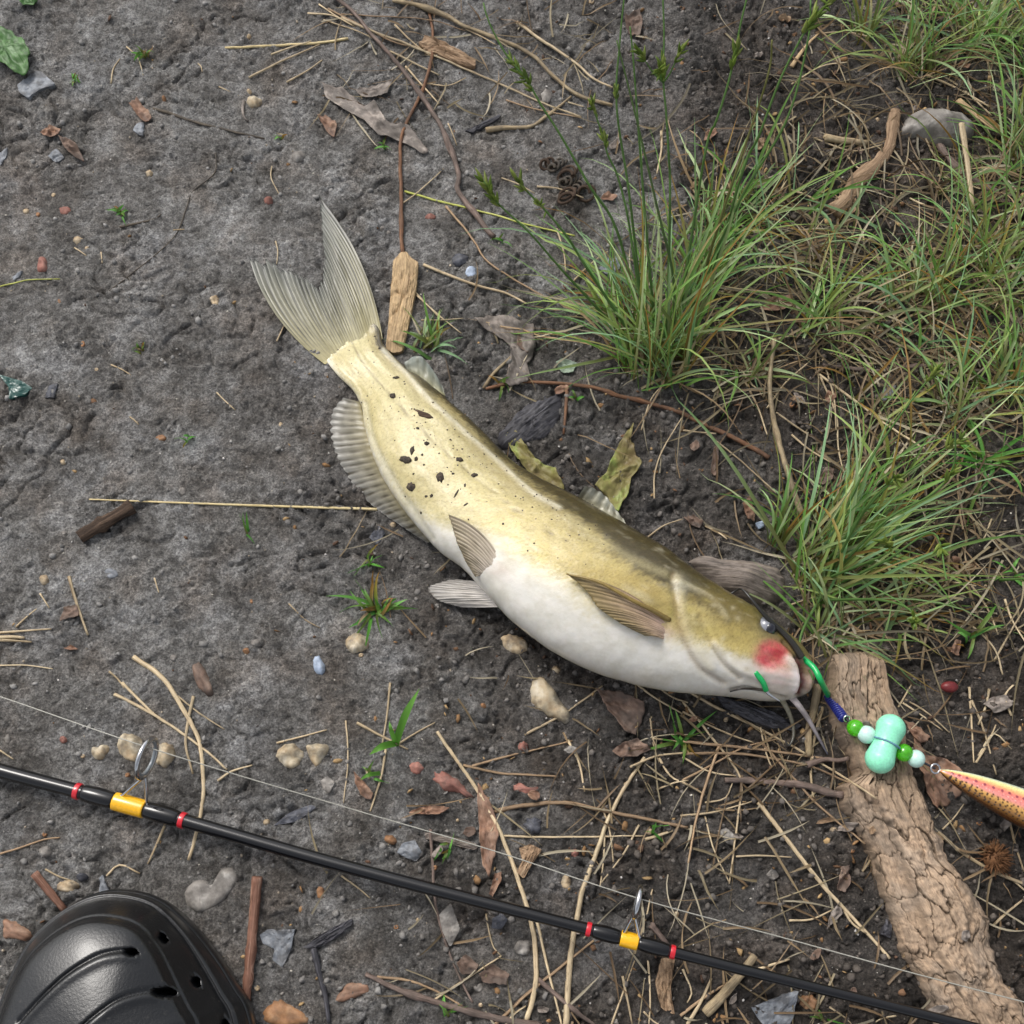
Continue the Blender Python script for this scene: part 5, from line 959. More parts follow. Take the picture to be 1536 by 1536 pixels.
# seed husk, tendril, burr, seed
stone(Z('A', (1095, 440), (1110, 410), (1150, 408), (1178, 430), (1160, 458), (1120, 462)), crm_m, 'cream seed husk on the mud beyond the tail', 8, cat='husk', name='seed_husk')
rod('grey_curl', Z('A', (1098, 455), (1092, 490), (1100, 530), (1118, 545)), 3.5, glf_m, 'grey curl of bark hanging from the cream seed husk', 'bark', k=8)
tn = empty('coiled_tendril', G(np.array([848, 280]), 0.002)); tag(tn, 'spiral of curly dry tendrils left of the tall rush', 'tendril')
for (cx_, cy_, r_, tr, az) in ((815, 249, 9, 2, 20), (826, 255, 7, 3, 40), (847, 268, 13, 2, 60), (843, 276, 8, 3, 30), (849, 301, 13, 2, 80), (857, 288, 8, 3, 50), (874, 290, 12, 1.4, 10)):
    a = np.linspace(0, tr * 2 * math.pi, int(28 * tr)); c_ = G(np.array([cx_, cy_]), 0.004); r_ = r_ * MPP
    az = math.radians(az); P = np.stack([c_[0] + r_ * np.cos(a) + math.cos(az) * .0009 * a * .5, c_[1] + r_ * np.sin(a) * .8 + math.sin(az) * .0009 * a * .5, H(c_[0], c_[1]) + r_ * .75 + r_ * .62 * np.sin(a + az)], -1)
    V, F, U = tube(P, np.linspace(.0009, .0006, len(P)), 7); mesh_obj('coil', V, F, root_m if tr > 2.5 else dbrn_m, tn, uv=U)
bu = empty('spiky_burr', G(np.array([1490, 1286]), 0.0)); tag(bu, 'brown spiky seed burr lying below the spotted lure', 'burr')
bc_ = G(np.array([1492, 1287]), 0.004); V, F = ball(bc_, .0045, sc=(1, 1.1, .75), seed=4, amp=.25); mesh_obj('husk', V, F, burr_m, bu, uv=ball_uv(V, bc_))
bg_ = Bag(); rs = np.random.RandomState(3)
for _ in range(150):
    d = rs.normal(size=3); d[2] = abs(d[2]); d /= np.linalg.norm(d); q = bc_ + d * .0041 * np.array([1, 1.1, .75]); d2 = d + rs.normal(size=3) * .25
    V, F, U = tube(np.array([q, q + d2 * .0014, q + d2 * .003]), np.array([.00032, .00024, .0001]), 4); bg_.add(V, F, U)
sp_ = bg_.build('spines', burr_m, bu); sp_['kind'] = 'stuff'
c_ = G(np.array([1423, 1031]), .003); V, F = ball(c_ + [0, 0, .001], .0024, sc=(1.6, 1.05, 1)); tag(mesh_obj('seed', V, F, seed_m, uv=ball_uv(V, c_)), 'shiny dark red seed right of the bark slab', 'seed')

# ------------------------------------------------------------------ mud crumbs stuck on the fish
crumb_m = M('mud_crumb', c8(40, 36, 32), c8(84, 74, 62), (1, 1, 1), 700, 0.8, 0.5, rnd=0.3)
def fleck(p, a, b, rot, label=None, mat=crumb_m):
    c_, n_ = fish_at(p); SEED[0] += 1
    ax1 = np.array([math.cos(math.radians(-rot)), math.sin(math.radians(-rot)), 0]); ax1 -= n_ * (ax1 @ n_); ax1 /= np.linalg.norm(ax1); ax2 = np.cross(n_, ax1)
    V, F = ball(np.zeros(3), 1, 14, 8, seed=SEED[0], amp=.45)
    V = c_ + (V[:, :1] * a * ax1 + V[:, 1:2] * b * ax2) * MPP + V[:, 2:3] * n_ * min(a, b) * MPP * .45
    o = mesh_obj('mud_crumb', V, F, mat, uv=V[:, :2] * 1.0)
    FL = [((637, 623), 'bark splinter'), ((530, 660), 'anal fin'), ((635, 560), 'adipose fin'), ((700, 815), 'upper pelvic fin'), ((530, 530), 'tail root'), ((800, 690), 'leaf along the back'), ((620, 728), 'roundest crumb'), ((690, 700), 'lateral line')]
    dn = sorted((math.hypot(p[0] - q[0], p[1] - q[1]), n) for q, n in FL); sz = max(a, b)
    tag(o, label or '%s %s mud crumb on the fish near %s and %s' % ('large' if sz > 6 else 'medium' if sz > 3.4 else 'small' if sz > 1.9 else 'tiny', 'elongated' if max(a, b) > 1.7 * min(a, b) else 'dark', dn[0][1], dn[1][1]), 'dirt', None if label else 'mud crumbs on the fish flank')
fleck(Z('E', (375, 332))[0], 16, 5, 33, 'longest dark bark splinter lying on the fish flank', dbrn_m)
for x_, y_, a_, b_, r_ in ((248, 163, 5, 3, -10), (236, 243, 6, 4, 60), (346, 388, 3, 2, 40), (380, 460, 4, 3, 20), (322, 490, 3.5, 6, 10), (288, 533, 10, 5, 20), (332, 530, 3, 3, 0), (365, 510, 2, 2, 0), (535, 530, 5, 4, 20), (598, 600, 4.5, 3.5, 0), (445, 608, 5, 8, 0), (315, 650, 7, 6.5, 0), (385, 695, 2.5, 2, 0), (408, 690, 2.5, 2.8, 0), (550, 650, 1.6, 3, 0), (520, 680, 1.4, 6, 30), (562, 728, 4, 1.4, -30), (357, 770, 2, 2, 0), (328, 595, 1.6, 1.6, 0), (505, 590, 2, 1.8, 0), (725, 820, 1.6, 1.6, 0), (172, 30, 2, 2, 0), (150, -20, 2, 1.5, 0), (545, 480, 1.6, 1.4, 0), (495, 440, 1.6, 1.4, 0), (288, 700, 1.5, 1.5, 0), (372, 552, 1.5, 1.5, 0)):
    fleck(Z('E', (x_, y_))[0], a_, b_, r_)
rsf = np.random.RandomState(8); fb = Bag()
for _ in range(170):
    q_ = rsf.rand(); p_ = np.array([540 + 330 * q_, 560 + 250 * q_]) + rsf.normal(size=2) * (34, 28); c_, n_ = fish_at(p_); V, F = ball(c_, rsf.uniform(.5, 1.5) * MPP, 6, 5, sc=(1, 1, .5), seed=_ % 40, amp=.3); fb.add(V, F)
o_ = fb.build('silt_specks', crumb_m); tag(o_, 'fine dark silt specks sprinkled on the catfish flank', 'dirt', kind='stuff')

# ------------------------------------------------------------------ hook rig, beads, float, lure
rig = empty('hook_rig', G(np.array([1300, 1100]), .012)); tag(rig, 'green sleeved hook rig with beads and a mint double float on the bark slab', 'fishing rig')
gsl = Mplain('green_sleeve', c8(14, 168, 88), 0.35, coat=.3); steel = Mplain('hook_steel', (0.62, 0.62, 0.64), 0.22, metal=1.0); blk = Mplain('black_cord', c8(26, 28, 38), 0.5)
navy = Mplain('navy_thread', c8(26, 36, 120), 0.4, coat=.3)
def sl(p, off):                                       # height of what lies under a pixel + off
    P = G(np.array(p, float), .01); P = G(np.array(p, float), float(surf(P[0], P[1])[0]) + off); return P
p0 = fish_at((1206, 985), -.001)[0]
z0 = p0[2]
hk = np.vstack([p0, G([(1221, 1002), (1232, 1023)], np.array([z0 + .004, z0 + .003])), sl((1244, 1046), .004)])
V, F, U = tube(catmull(hk, 40), .0013, 10); mesh_obj('hook_sleeve', V, F, gsl, rig, uv=U)
q0 = sl((1243, 1045), .004); q1 = sl((1265, 1077), .0034)
lp = np.linspace(0, 1, 200)[:, None]; dirv = (q1 - q0); Ld = np.linalg.norm(dirv); dirv /= Ld; sdv = np.cross(dirv, [0, 0, 1]); sdv /= np.linalg.norm(sdv); upv = np.cross(sdv, dirv)
V, F, U = tube(lin(np.vstack([q0, q1]), 20), np.full(20, .0016), 10); mesh_obj('thread_core', V, F, navy, rig, uv=U)
aa = lp * 2 * math.pi * 12; V, F, U = tube(q0 + lp * (q1 - q0) + .0018 * (np.cos(aa) * sdv + np.sin(aa) * upv), .00045, 6); mesh_obj('thread_wrap', V, F, navy, rig, uv=U)
def ring(c, r, tr, n1, name, mat, parent, seg=28, k=8):
    n1 = n1 / np.linalg.norm(n1); u_ = np.cross(n1, [0.3, .2, 1]); u_ /= np.linalg.norm(u_); v_ = np.cross(n1, u_); a = np.arange(seg) / seg * 2 * math.pi
    V, F, U = tube(c + r * (np.cos(a)[:, None] * u_ + np.sin(a)[:, None] * v_), tr, k, closed=True); return mesh_obj(name, V, F, mat, parent, uv=U)
ring(sl((1270, 1078), .0035), .0013, .0004, np.array([.2, -.5, 1.]), 'hook_eye', steel, rig)
bead_g = Mplain('green_bead', c8(110, 240, 40), 0.05, trans=.62, coat=.5); bead_w = Mplain('white_bead', c8(190, 224, 214), 0.3, sss=.3, coat=.3); mint = Mplain('mint_float', c8(146, 228, 192), 0.36, sss=.3, coat=.15)
B1 = sl((1283, 1092), .0036); B2 = sl((1300, 1102), .004); L1 = sl((1336, 1093), .0064); L2 = sl((1320, 1138), .0064); B3 = sl((1356, 1129), .004); B4 = sl((1374, 1138), .004)
zf = max(L1[2], L2[2]); L1 = G(np.array([1336., 1093]), zf); L2 = G(np.array([1320., 1138]), zf); B1 = G(np.array([1283., 1092]), max(B1[2], zf - .003)); B2 = G(np.array([1300., 1102]), zf - .0015); B3 = G(np.array([1356., 1129]), zf - .0015); B4 = G(np.array([1374., 1138]), zf - .002)
EY = G(np.array([1403., 1153]), zf - .001)
V, F, U = tube(catmull(np.vstack([sl((1268, 1077), .0035), B1, B2, (L1 + L2) / 2, B3, B4, EY]), 80), .0005, 6); mesh_obj('leader_cord', V, F, blk, rig, uv=U)
for b_, m_, r_ in ((B1, bead_g, .0036), (B2, bead_w, .0038), (B3, bead_g, .0037), (B4, bead_w, .0037)):
    V, F = ball(b_, r_, 32, 20); mesh_obj('bead', V, F, m_, rig, uv=ball_uv(V, b_))
s = np.linspace(-1, 1, 81); axl = (L1 - L2); LL = np.linalg.norm(axl); axl /= LL; rl = .0061; tot = LL / 2 + rl
pos = s * tot; rad = np.where(np.abs(pos) > LL / 2, np.sqrt(np.clip(rl ** 2 - (np.abs(pos) - LL / 2) ** 2, 1e-9, None)), rl - .0010 * np.cos(np.clip(pos / (LL / 2), -1, 1) * math.pi / 2) ** 1.2)
V, F, U = tube((L1 + L2) / 2 + pos[:, None] * axl, rad, 36); fl_ = mesh_obj('float', V, F, mint, rig, uv=U); WORG[fl_.name] = WORG[rig.name]
mid = (L1 + L2) / 2; cr_ = np.cross(axl, [0, 0, 1]); cr_ /= np.linalg.norm(cr_); ga = np.linspace(-1, 1, 30)
V, F, U = tube(mid + cr_ * (ga * .0056)[:, None] + np.array([0, 0, 1]) * (np.sqrt(np.clip(.0055 ** 2 - (ga * .0048) ** 2, 0, None)) - .0004)[:, None], .00045, 6); mesh_obj('groove_cord', V, F, Mplain('grey_blue_cord', c8(96, 140, 160), .5), fl_, uv=U)
h1 = fish_at((1134, 1008), -.0006)[0]; h2 = fish_at((1142, 1020), .0012)[0]; h3 = fish_at((1149, 1032), .0014)[0]
V, F, U = tube(catmull([h1, h2, h3], 16), .0012, 10); mesh_obj('hook_sleeve', V, F, gsl, rig, uv=U)
h4 = G(np.array([1159., 1045]), h3[2] - .001); h5 = G(np.array([1170., 1052]), h3[2] - .001)
V, F, U = tube(catmull([h3, (h3 + h4) / 2 + [-.0006, 0, .0003], h4, h5], 24), np.linspace(.0008, .0002, 24), 8); mesh_obj('hook_point', V, F, steel, rig, uv=U)

lure = empty('fishing_lure', G(np.array([1470., 1190]), .008)); tag(lure, 'trout patterned fishing lure with pink spotted stripe and wire eye', 'lure')
ring(EY, .0019, .00045, np.array([0.1, -.25, 1.]), 'eyelet', steel, lure)
A0 = G(np.array([1410., 1156]), zf - .001); A1 = G(np.array([1545., 1217]), zf - .003); dl = A1 - A0; dl /= np.linalg.norm(dl)
LN = .088; n = 260; s = np.linspace(0, 1, n); kq = 120
rad = .0085 * np.clip(np.sin(np.clip(s / .62, 0, 1) * math.pi / 2) ** .62 * np.where(s > .5, 1 - ((s - .5) / .5) ** 2 * .85, 1), .08, None)
V, F, U = tube(A0 + (s * LN)[:, None] * dl, rad, kq)
T_ = V.reshape(-1, kq, 3); ce_ = T_.mean(1, keepdims=True); side = np.cross(dl, [0, 0, 1]); side /= np.linalg.norm(side)
if side[1] < 0: side = -side
dv = (T_ - ce_); dv /= np.maximum(np.linalg.norm(dv, axis=-1), 1e-9)[..., None]
lt = dv @ side; upz = dv[..., 2]; ang = np.degrees(np.arctan2(upz, lt))                                   # 0 = far side (pale), 90 = up, 180 = near
ang = np.where(ang < -90, ang + 360, ang)
stops = [(-90, (208, 214, 190)), (25, (214, 228, 206)), (48, (236, 222, 150)), (62, (226, 164, 104)), (76, (212, 112, 98)), (98, (210, 132, 124)), (112, (206, 158, 86)), (132, (150, 104, 40)), (158, (84, 48, 18)), (185, (40, 20, 10)), (270, (30, 18, 12))]
LC = np.stack([np.interp(ang, [q[0] for q in stops], [c8(*q[1])[i] for q in stops]) for i in range(3)], -1)
sl_ = np.r_[0, s, 1] * LN; smm = np.repeat(sl_[:, None], kq, 1)
def dots(a0, per, rad_, jit, colr, k=.9, sd=0):
    global LC
    g = np.arange(.004, LN, per); rs = np.random.RandomState(sd)
    for x_ in g:
        aa_ = a0 + rs.uniform(-jit, jit); xx = x_ + rs.uniform(-.2, .2) * per
        d = np.hypot(smm - xx, np.radians(ang - aa_) * np.r_[rad[0], rad, rad[-1]][:, None]); m = (sstep(rad_, rad_ * .6, d) * k)[..., None]; LC = LC * (1 - m) + c8(*colr) * m
dots(78, .0032, .00075, 3, (120, 40, 60), sd=1)
for i_, a0 in enumerate((108, 117, 126, 135, 145)): dots(a0, .0021, .00052, 4, (40, 22, 10), sd=i_ + 3)
dots(90, .0017, .0003, 8, (240, 190, 180), .6, sd=12)
t = NT('lure_paint'); a = t.add('ShaderNodeAttribute', attribute_name='Col'); vv_ = t.add('ShaderNodeTexVoronoi'); vv_.inputs['Scale'].default_value = 1; t.l.new(t.map('UV', (1100, 1100, 1)), vv_.inputs['Vector'])
t.set(Base_Color=t.mix(1.0, a.outputs['Color'], t.ramp(vv_.outputs['Distance'], (.2, (.86, .86, .86)), (.6, (1.12, 1.12, 1.12))), 'MULTIPLY'), Roughness=.25, Coat_Weight=.8, Coat_Roughness=.06)
t.bump(vv_.outputs['Distance'], .12, .0003)
mesh_obj('lure_body', V, F, t.m, lure, uv=U, col=LC.reshape(-1, 3))

# ------------------------------------------------------------------ fishing rod and line
rodE = empty('fishing_rod', G(np.array([512., 1298]), .004)); tag(rodE, 'glossy black fishing rod with yellow and red thread wraps crossing the mud', 'fishing rod')
rpx = np.array([(-160, 1110), (0, 1156), (195, 1208), (512, 1298), (883, 1394), (1024, 1432), (1257, 1490), (1450, 1538), (1700, 1602)], float)
rz = np.interp(rpx[:, 0], [-160, 300, 1024, 1400, 1700], [.007, .010, .019, .0245, .030])
RP = catmull(np.column_stack([G(rpx, rz)]), 260); rxp = proj(RP)[:, 0]
def rrad(x): return np.interp(x, [-160, 0, 512, 1024, 1400, 1700], [.0033, .0031, .0027, .0022, .0019, .0016])
black_t = NT('rod_black'); nz_ = black_t.noise(black_t.map('UV', (60, 400, 1)), 1, 4)
black_t.set(Base_Color=(.004, .004, .005), Roughness=black_t.math('ADD', black_t.math('MULTIPLY', nz_, .12), .12), Specular_IOR_Level=.4, Coat_Weight=.3, Coat_Roughness=.06); black_t.bump(nz_, .08, .0003)
V, F, U = tube(RP, rrad(rxp), 24); mesh_obj('rod_blank', V, F, black_t.m, rodE, uv=U)
def at_x(x):
    i = np.interp(x, rxp, np.arange(len(rxp))); f = int(i); return RP[f] + (RP[min(f + 1, len(RP) - 1)] - RP[f]) * (i - f)
def band(x0, x1, extra, mat, name, swell=0.0, n=24):
    xx = np.linspace(x0, x1, n); P = np.array([at_x(x) for x in xx]); u = np.linspace(0, 1, n)
    R = rrad(xx) + extra + swell * np.sin(u * math.pi) ** .6
    V, F, U = tube(P, R, 24); mesh_obj(name, V, F, mat, rodE, uv=U)
yel_m = Mplain('yellow_thread', c8(236, 176, 8), .3, coat=.7); redt = Mplain('red_thread', c8(196, 24, 40), .3, coat=.6)
for x0, x1, ya, yb, r1, r2 in ((124, 268, 172, 217, 117, 274), (889, 1004, 931, 957, 883, 1009)):
    band(x0, ya, .00012, black_t.m, 'thread_wrap', .0007); band(yb, x1, .00012, black_t.m, 'thread_wrap', .0007)
    band(ya, yb, .0008, yel_m, 'yellow_wrap', .0001); band(r1 - 3.5, r1 + 3.5, .0004, redt, 'red_band', .0001); band(r2 - 3.5, r2 + 3.5, .0004, redt, 'red_band', .0001)
chrome = Mplain('guide_chrome', (.55, .55, .56), .15, metal=1.0); ceram = Mplain('guide_ceramic', c8(120, 126, 130), .2, coat=.8)
GC = []
for (cx_, cy_), r_, feet, br_, dzr in (((220, 1137), .0082, (182, 219), (208, 1169), .016), ((956, 1353), .0056, (934, 957), (950, 1384), .012)):
    ax0 = at_x(cx_ + 6) - at_x(cx_ - 6); ax0 /= np.linalg.norm(ax0)
    zc0 = at_x(cx_)[2]; C0 = G(np.array([cx_, cy_], float), zc0 + dzr)
    foot = at_x(np.mean(feet)); up_ = C0 - foot; up_ -= ax0 * (up_ @ ax0); up_ /= np.linalg.norm(up_); sd_ = np.cross(ax0, up_)
    a = np.arange(40) / 40 * 2 * math.pi
    g_ = None
    V, F, U = tube(C0 + r_ * (np.cos(a)[:, None] * up_ + np.sin(a)[:, None] * sd_), .0011, 10, closed=True); gr_ = mesh_obj('guide_ring', V, F, chrome, rodE, uv=U); WORG[gr_.name] = WORG[rodE.name]
    V, F, U = tube(C0 + (r_ - .0011) * (np.cos(a)[:, None] * up_ + np.sin(a)[:, None] * sd_), .0008, 8, closed=True); mesh_obj('ring_insert', V, F, ceram, gr_, uv=U)
    neck = C0 - up_ * (r_ + .0004)
    for fx in feet:
        f0 = at_x(fx) + up_ * rrad(fx); mm_ = at_x(fx * .8 + cx_ * .2) + up_ * (rrad(fx) + .0015)
        V, F, U = tube(catmull([f0 + (f0 - foot) * .12, f0 + up_ * .0006, (f0 + neck) / 2 + (f0 - foot) * .04, neck], 24), .0007, 8); mesh_obj('guide_leg', V, F, chrome, rodE, uv=U)
    GC.append((C0, r_, up_))
line_m = Mplain('nylon_line', c8(168, 166, 156), .25, trans=.2)
lp_ = np.array([(-120, 1010), (0, 1045)], float); LP = [*G(lp_, np.array([.022, .023]))]
e1 = GC[0][0] + GC[0][2] * .0052; e2 = GC[1][0] + GC[1][2] * .0018
LP += [e1, G(np.array([512., 1209]), .024), G(np.array([740., 1276]), .026), e2, G(np.array([1180., 1408]), .028), G(np.array([1382., 1463]), .031), G(np.array([1700., 1545]), .034)]
V, F, U = tube(catmull(np.array(LP), 200), .00026, 6); tag(mesh_obj('fishing_line', V, F, line_m, uv=U), 'thin clear fishing line running through the rod guides', 'fishing line')

# ------------------------------------------------------------------ black clog
clog = empty('rubber_clog', G(np.array([185., 1560]), 0.0)); tag(clog, 'black rubber clog toe with vent holes and ribbed upper', 'shoe')
t = NT('clog_rubber'); nz = t.noise(t.tc.outputs['Object'], 1000, 3, .6); nb = t.noise(t.tc.outputs['Object'], 60, 4); a = t.add('ShaderNodeAttribute', attribute_name='Col')
dust = t.noise(t.tc.outputs['Object'], 420, 5, .75)
col = t.mix(t.ramp(dust, (.60, (0, 0, 0)), (.72, (.4, .4, .4))), c8(15, 16, 18), c8(92, 88, 82))
t.set(Base_Color=col, Roughness=t.math('ADD', t.math('MULTIPLY', nb, .2), .24), Specular_IOR_Level=.5, Coat_Weight=.35, Coat_Roughness=.18)
t.bump(nz, .32, .0005); clog_m = t.m
zo = .018
ol = np.array([(3, 1500), (20, 1457), (43, 1414), (70, 1384), (100, 1361), (133, 1344), (167, 1337), (207, 1341), (240, 1354), (273, 1381), (300, 1411), (327, 1447), (350, 1484), (370, 1521)], float)
OW = G(ol, zo)[:, :2]
toe = OW[6]; axs = np.array([0.02, -1.0]); axs /= np.linalg.norm(axs)
midb = (OW[0] + OW[-1]) / 2
bk = [OW[-1] + np.array([.006, -.022]), OW[-1] + np.array([.008, -.050]), OW[-1] + np.array([.004, -.085]), OW[-1] + np.array([-.004, -.12])]
bkl = [OW[0] + np.array([-.005, -.022]), OW[0] + np.array([-.006, -.050]), OW[0] + np.array([-.001, -.085]), OW[0] + np.array([.008, -.12])]
NB = 200
BD = catmull(np.vstack([bkl[::-1], OW, bk]), NB)
yb_ = toe[1] - BD[:, 1]
xl = np.interp(-np.linspace(0, .3, 50) + toe[1], BD[:NB // 2, 1], BD[:NB // 2, 0]); 
spy = np.minimum(BD[:, 1] - .004, toe[1] - .052)
cxm = toe[0] + .004 + 0.06 * (toe[1] - spy) * 0
SPN = np.column_stack([np.full(NB, (OW[0, 0] + OW[-1, 0]) / 2 + .003), spy])
rho = np.linspace(0, 1, 110)[:, None]
hs_ = np.interp(toe[1] - spy, [0, .05, .09, .13, .18], [.030, .043, .056, .068, .078])
sidev = (BD[:, 0] - SPN[:, 0]) / .05; ge = .67 + .33 * sstep(.1, .8, sidev); rho_e = rho ** ge[None]
prof = np.interp(rho_e, [0, .02, .07, .10, .115, .13, .16, .30, .315, .34, .36, 1], [0, .10, .20, .22, .19, .22, .29, .56, .565, .62, .655, .655]) + .345 * np.clip((rho_e - .345) / .655, 0, 1) ** .62
PW = BD[None] * (1 - rho[..., None]) + SPN[None] * rho[..., None]
zs0 = .014 + prof * (hs_[None] - .004)
CP = np.concatenate([PW, (zs0)[..., None]], -1)
cpx = proj(CP)
def cdist(pts):
    poly = catmull(pts, 40); P = cpx.reshape(-1, 2); best = np.full(len(P), 1e9)
    for a, b in zip(poly[:-1], poly[1:]):
        ab = b - a; tt = np.clip(((P - a) @ ab) / (ab @ ab), 0, 1); best = np.minimum(best, np.linalg.norm(P - a - tt[:, None] * ab, axis=1))
    return best.reshape(cpx.shape[:2])
dz_ = np.zeros(cpx.shape[:2])
for gl in (Z('G', (600, 1205), (520, 1208), (430, 1232), (300, 1310), (180, 1420), (80, 1530)), Z('G', (700, 1385), (620, 1395), (520, 1430), (420, 1500), (330, 1580)), Z('G', (820, 1560), (720, 1590), (600, 1660))):
    d = cdist(gl); dz_ -= .0017 * np.exp(-(d / 2.6) ** 2); d2 = cdist([(x, y + 9) for x, y in gl]); dz_ += .0007 * np.exp(-(d2 / 7) ** 2)
for (hx, hy), a_, b_, r_ in ((Z('G', (590, 1214))[0], 9, 5, -10), (Z('G', (735, 1392))[0], 17, 6.5, -3), (Z('G', (725, 1150))[0], 7, 7, 35), (Z('G', (875, 1345))[0], 7, 7, 50), (Z('G', (1010, 1545))[0], 7, 7, 50)):
    q = cpx - np.array([hx, hy]); r_ = math.radians(r_); u = (q[..., 0] * math.cos(r_) + q[..., 1] * math.sin(r_)) / a_; v = (-q[..., 0] * math.sin(r_) + q[..., 1] * math.cos(r_)) / b_
    dz_ -= .016 * sstep(1.15, .75, np.sqrt(u * u + v * v))
CP[..., 2] += dz_
mesh_obj('upper', CP.reshape(-1, 3), grid_faces(110, NB), clog_m, clog)
# sole: full length outline with a thick rounded rim
HB = [BD[-1] + np.array([-.006, -.03]), BD[-1] + np.array([-.018, -.07]), np.array([(BD[0, 0] + BD[-1, 0]) / 2, BD[-1, 1] - .10]), BD[0] + np.array([.018, -.07]), BD[0] + np.array([.006, -.03])]
OUT = lin(np.vstack([BD, HB, BD[:1]]), 321)[:-1]; cc_ = OUT.mean(0)
prf = [(.965, -.001), (.985, .002), (1.003, .006), (1.008, .012), (1.004, .0155), (.985, .0165), (.93, .0150), (.80, .012), (.4, .011), (.02, .011)]
SV = np.concatenate([np.column_stack([cc_ + (OUT - cc_) * k_, np.full(len(OUT), z_)]) for k_, z_ in prf]); mesh_obj('sole', SV, grid_faces(len(prf), len(OUT), True), clog_m, clog)
hb_ = catmull(np.vstack([BD[-1:], HB, BD[:1]]), 90); hv = np.concatenate([np.column_stack([cc_ + (hb_ - cc_) * k_, np.full(90, z_) * (0.7 + .3 * np.sin(np.linspace(0, 1, 90) * math.pi))]) for k_, z_ in ((.99, .012), (.985, .03), (.97, .048), (.95, .05), (.945, .03), (.94, .010))])
mesh_obj('heel_wall', hv, grid_faces(6, 90), clog_m, clog)

# ------------------------------------------------------------------ grass
gm_t = NT('grass_blade'); t = gm_t; a = t.add('ShaderNodeAttribute', attribute_name='Col')
n1 = t.noise(t.map('UV', (40, 1400, 1)), 1, 4, .6)
t.set(Base_Color=t.mix(1.0, a.outputs['Color'], t.ramp(n1, (.3, (.78, .78, .78)), (.7, (1.2, 1.2, 1.18))), 'MULTIPLY'), Roughness=.45, Specular_IOR_Level=.4)
# light passing through a thin blade
tr = t.add('ShaderNodeBsdfTranslucent'); t.l.new(a.outputs['Color'], tr.inputs['Color']); ms = t.add('ShaderNodeMixShader'); ms.inputs[0].default_value = .48
t.l.new(t.b.outputs[0], ms.inputs[1]); t.l.new(tr.outputs[0], ms.inputs[2]); t.l.new(ms.outputs[0], t.n['Material Output'].inputs['Surface'])
blade_m = t.m
GREENS = [c8(104, 146, 68), c8(122, 160, 84), c8(146, 176, 116), c8(92, 130, 68), c8(150, 172, 98), c8(132, 166, 124), c8(172, 190, 142), c8(112, 150, 100)]
DRY = [c8(188, 172, 138), c8(164, 144, 112), c8(212, 200, 172), c8(140, 116, 88), c8(178, 152, 118)]
def blade_arrays(P, wd, c0, c1, seed, fold=.35, twist=0.0):
    n = len(P); T, N, B = frames(P); s = np.linspace(0, 1, n)
    hor = np.cross(T, [0, 0, 1.0]); ln = np.linalg.norm(hor, axis=1)[:, None]; hor = np.where(ln > .05, hor / np.maximum(ln, 1e-6), B)
    up = np.cross(hor, T); ang = twist * s[:, None] + seed
    hv_ = hor * np.cos(ang) + up * np.sin(ang); uv_ = np.cross(hv_, T)
    W_ = wd * np.clip(np.minimum(1.0, 1.25 - 1.25 * s ** 2.2), .04, 1)[:, None] * .5
    V = np.stack([P - hv_ * W_ + uv_ * W_ * fold, P, P + hv_ * W_ + uv_ * W_ * fold], 1).reshape(-1, 3)
    U = np.stack([np.repeat(s * .1, 3), np.tile([0, wd / 2, wd], n)], -1)
    k = np.repeat(s, 3)[:, None]; C = c0 * (1 - k) + c1 * k
    return V, grid_faces(n, 3), U, C
def grow(base, az, el, L, droop, n=9, rs=None, bend=0.0):
    d = np.array([math.cos(az) * math.cos(el), math.sin(az) * math.cos(el), math.sin(el)]); P = [np.array(base)]; st = L / (n - 1)
    sd2 = np.array([-math.sin(az), math.cos(az), 0])
    for i in range(n - 1):
        d = d + np.array([0, 0, -droop * (i + 1) / n]) + sd2 * bend / n; d /= np.linalg.norm(d); q = P[-1] + d * st
        g = float(H(q[0], q[1])) + .0008
        if q[2] < g: q[2] = g + .0006; d[2] = max(d[2], -.02)
        P.append(q)
    return np.array(P)
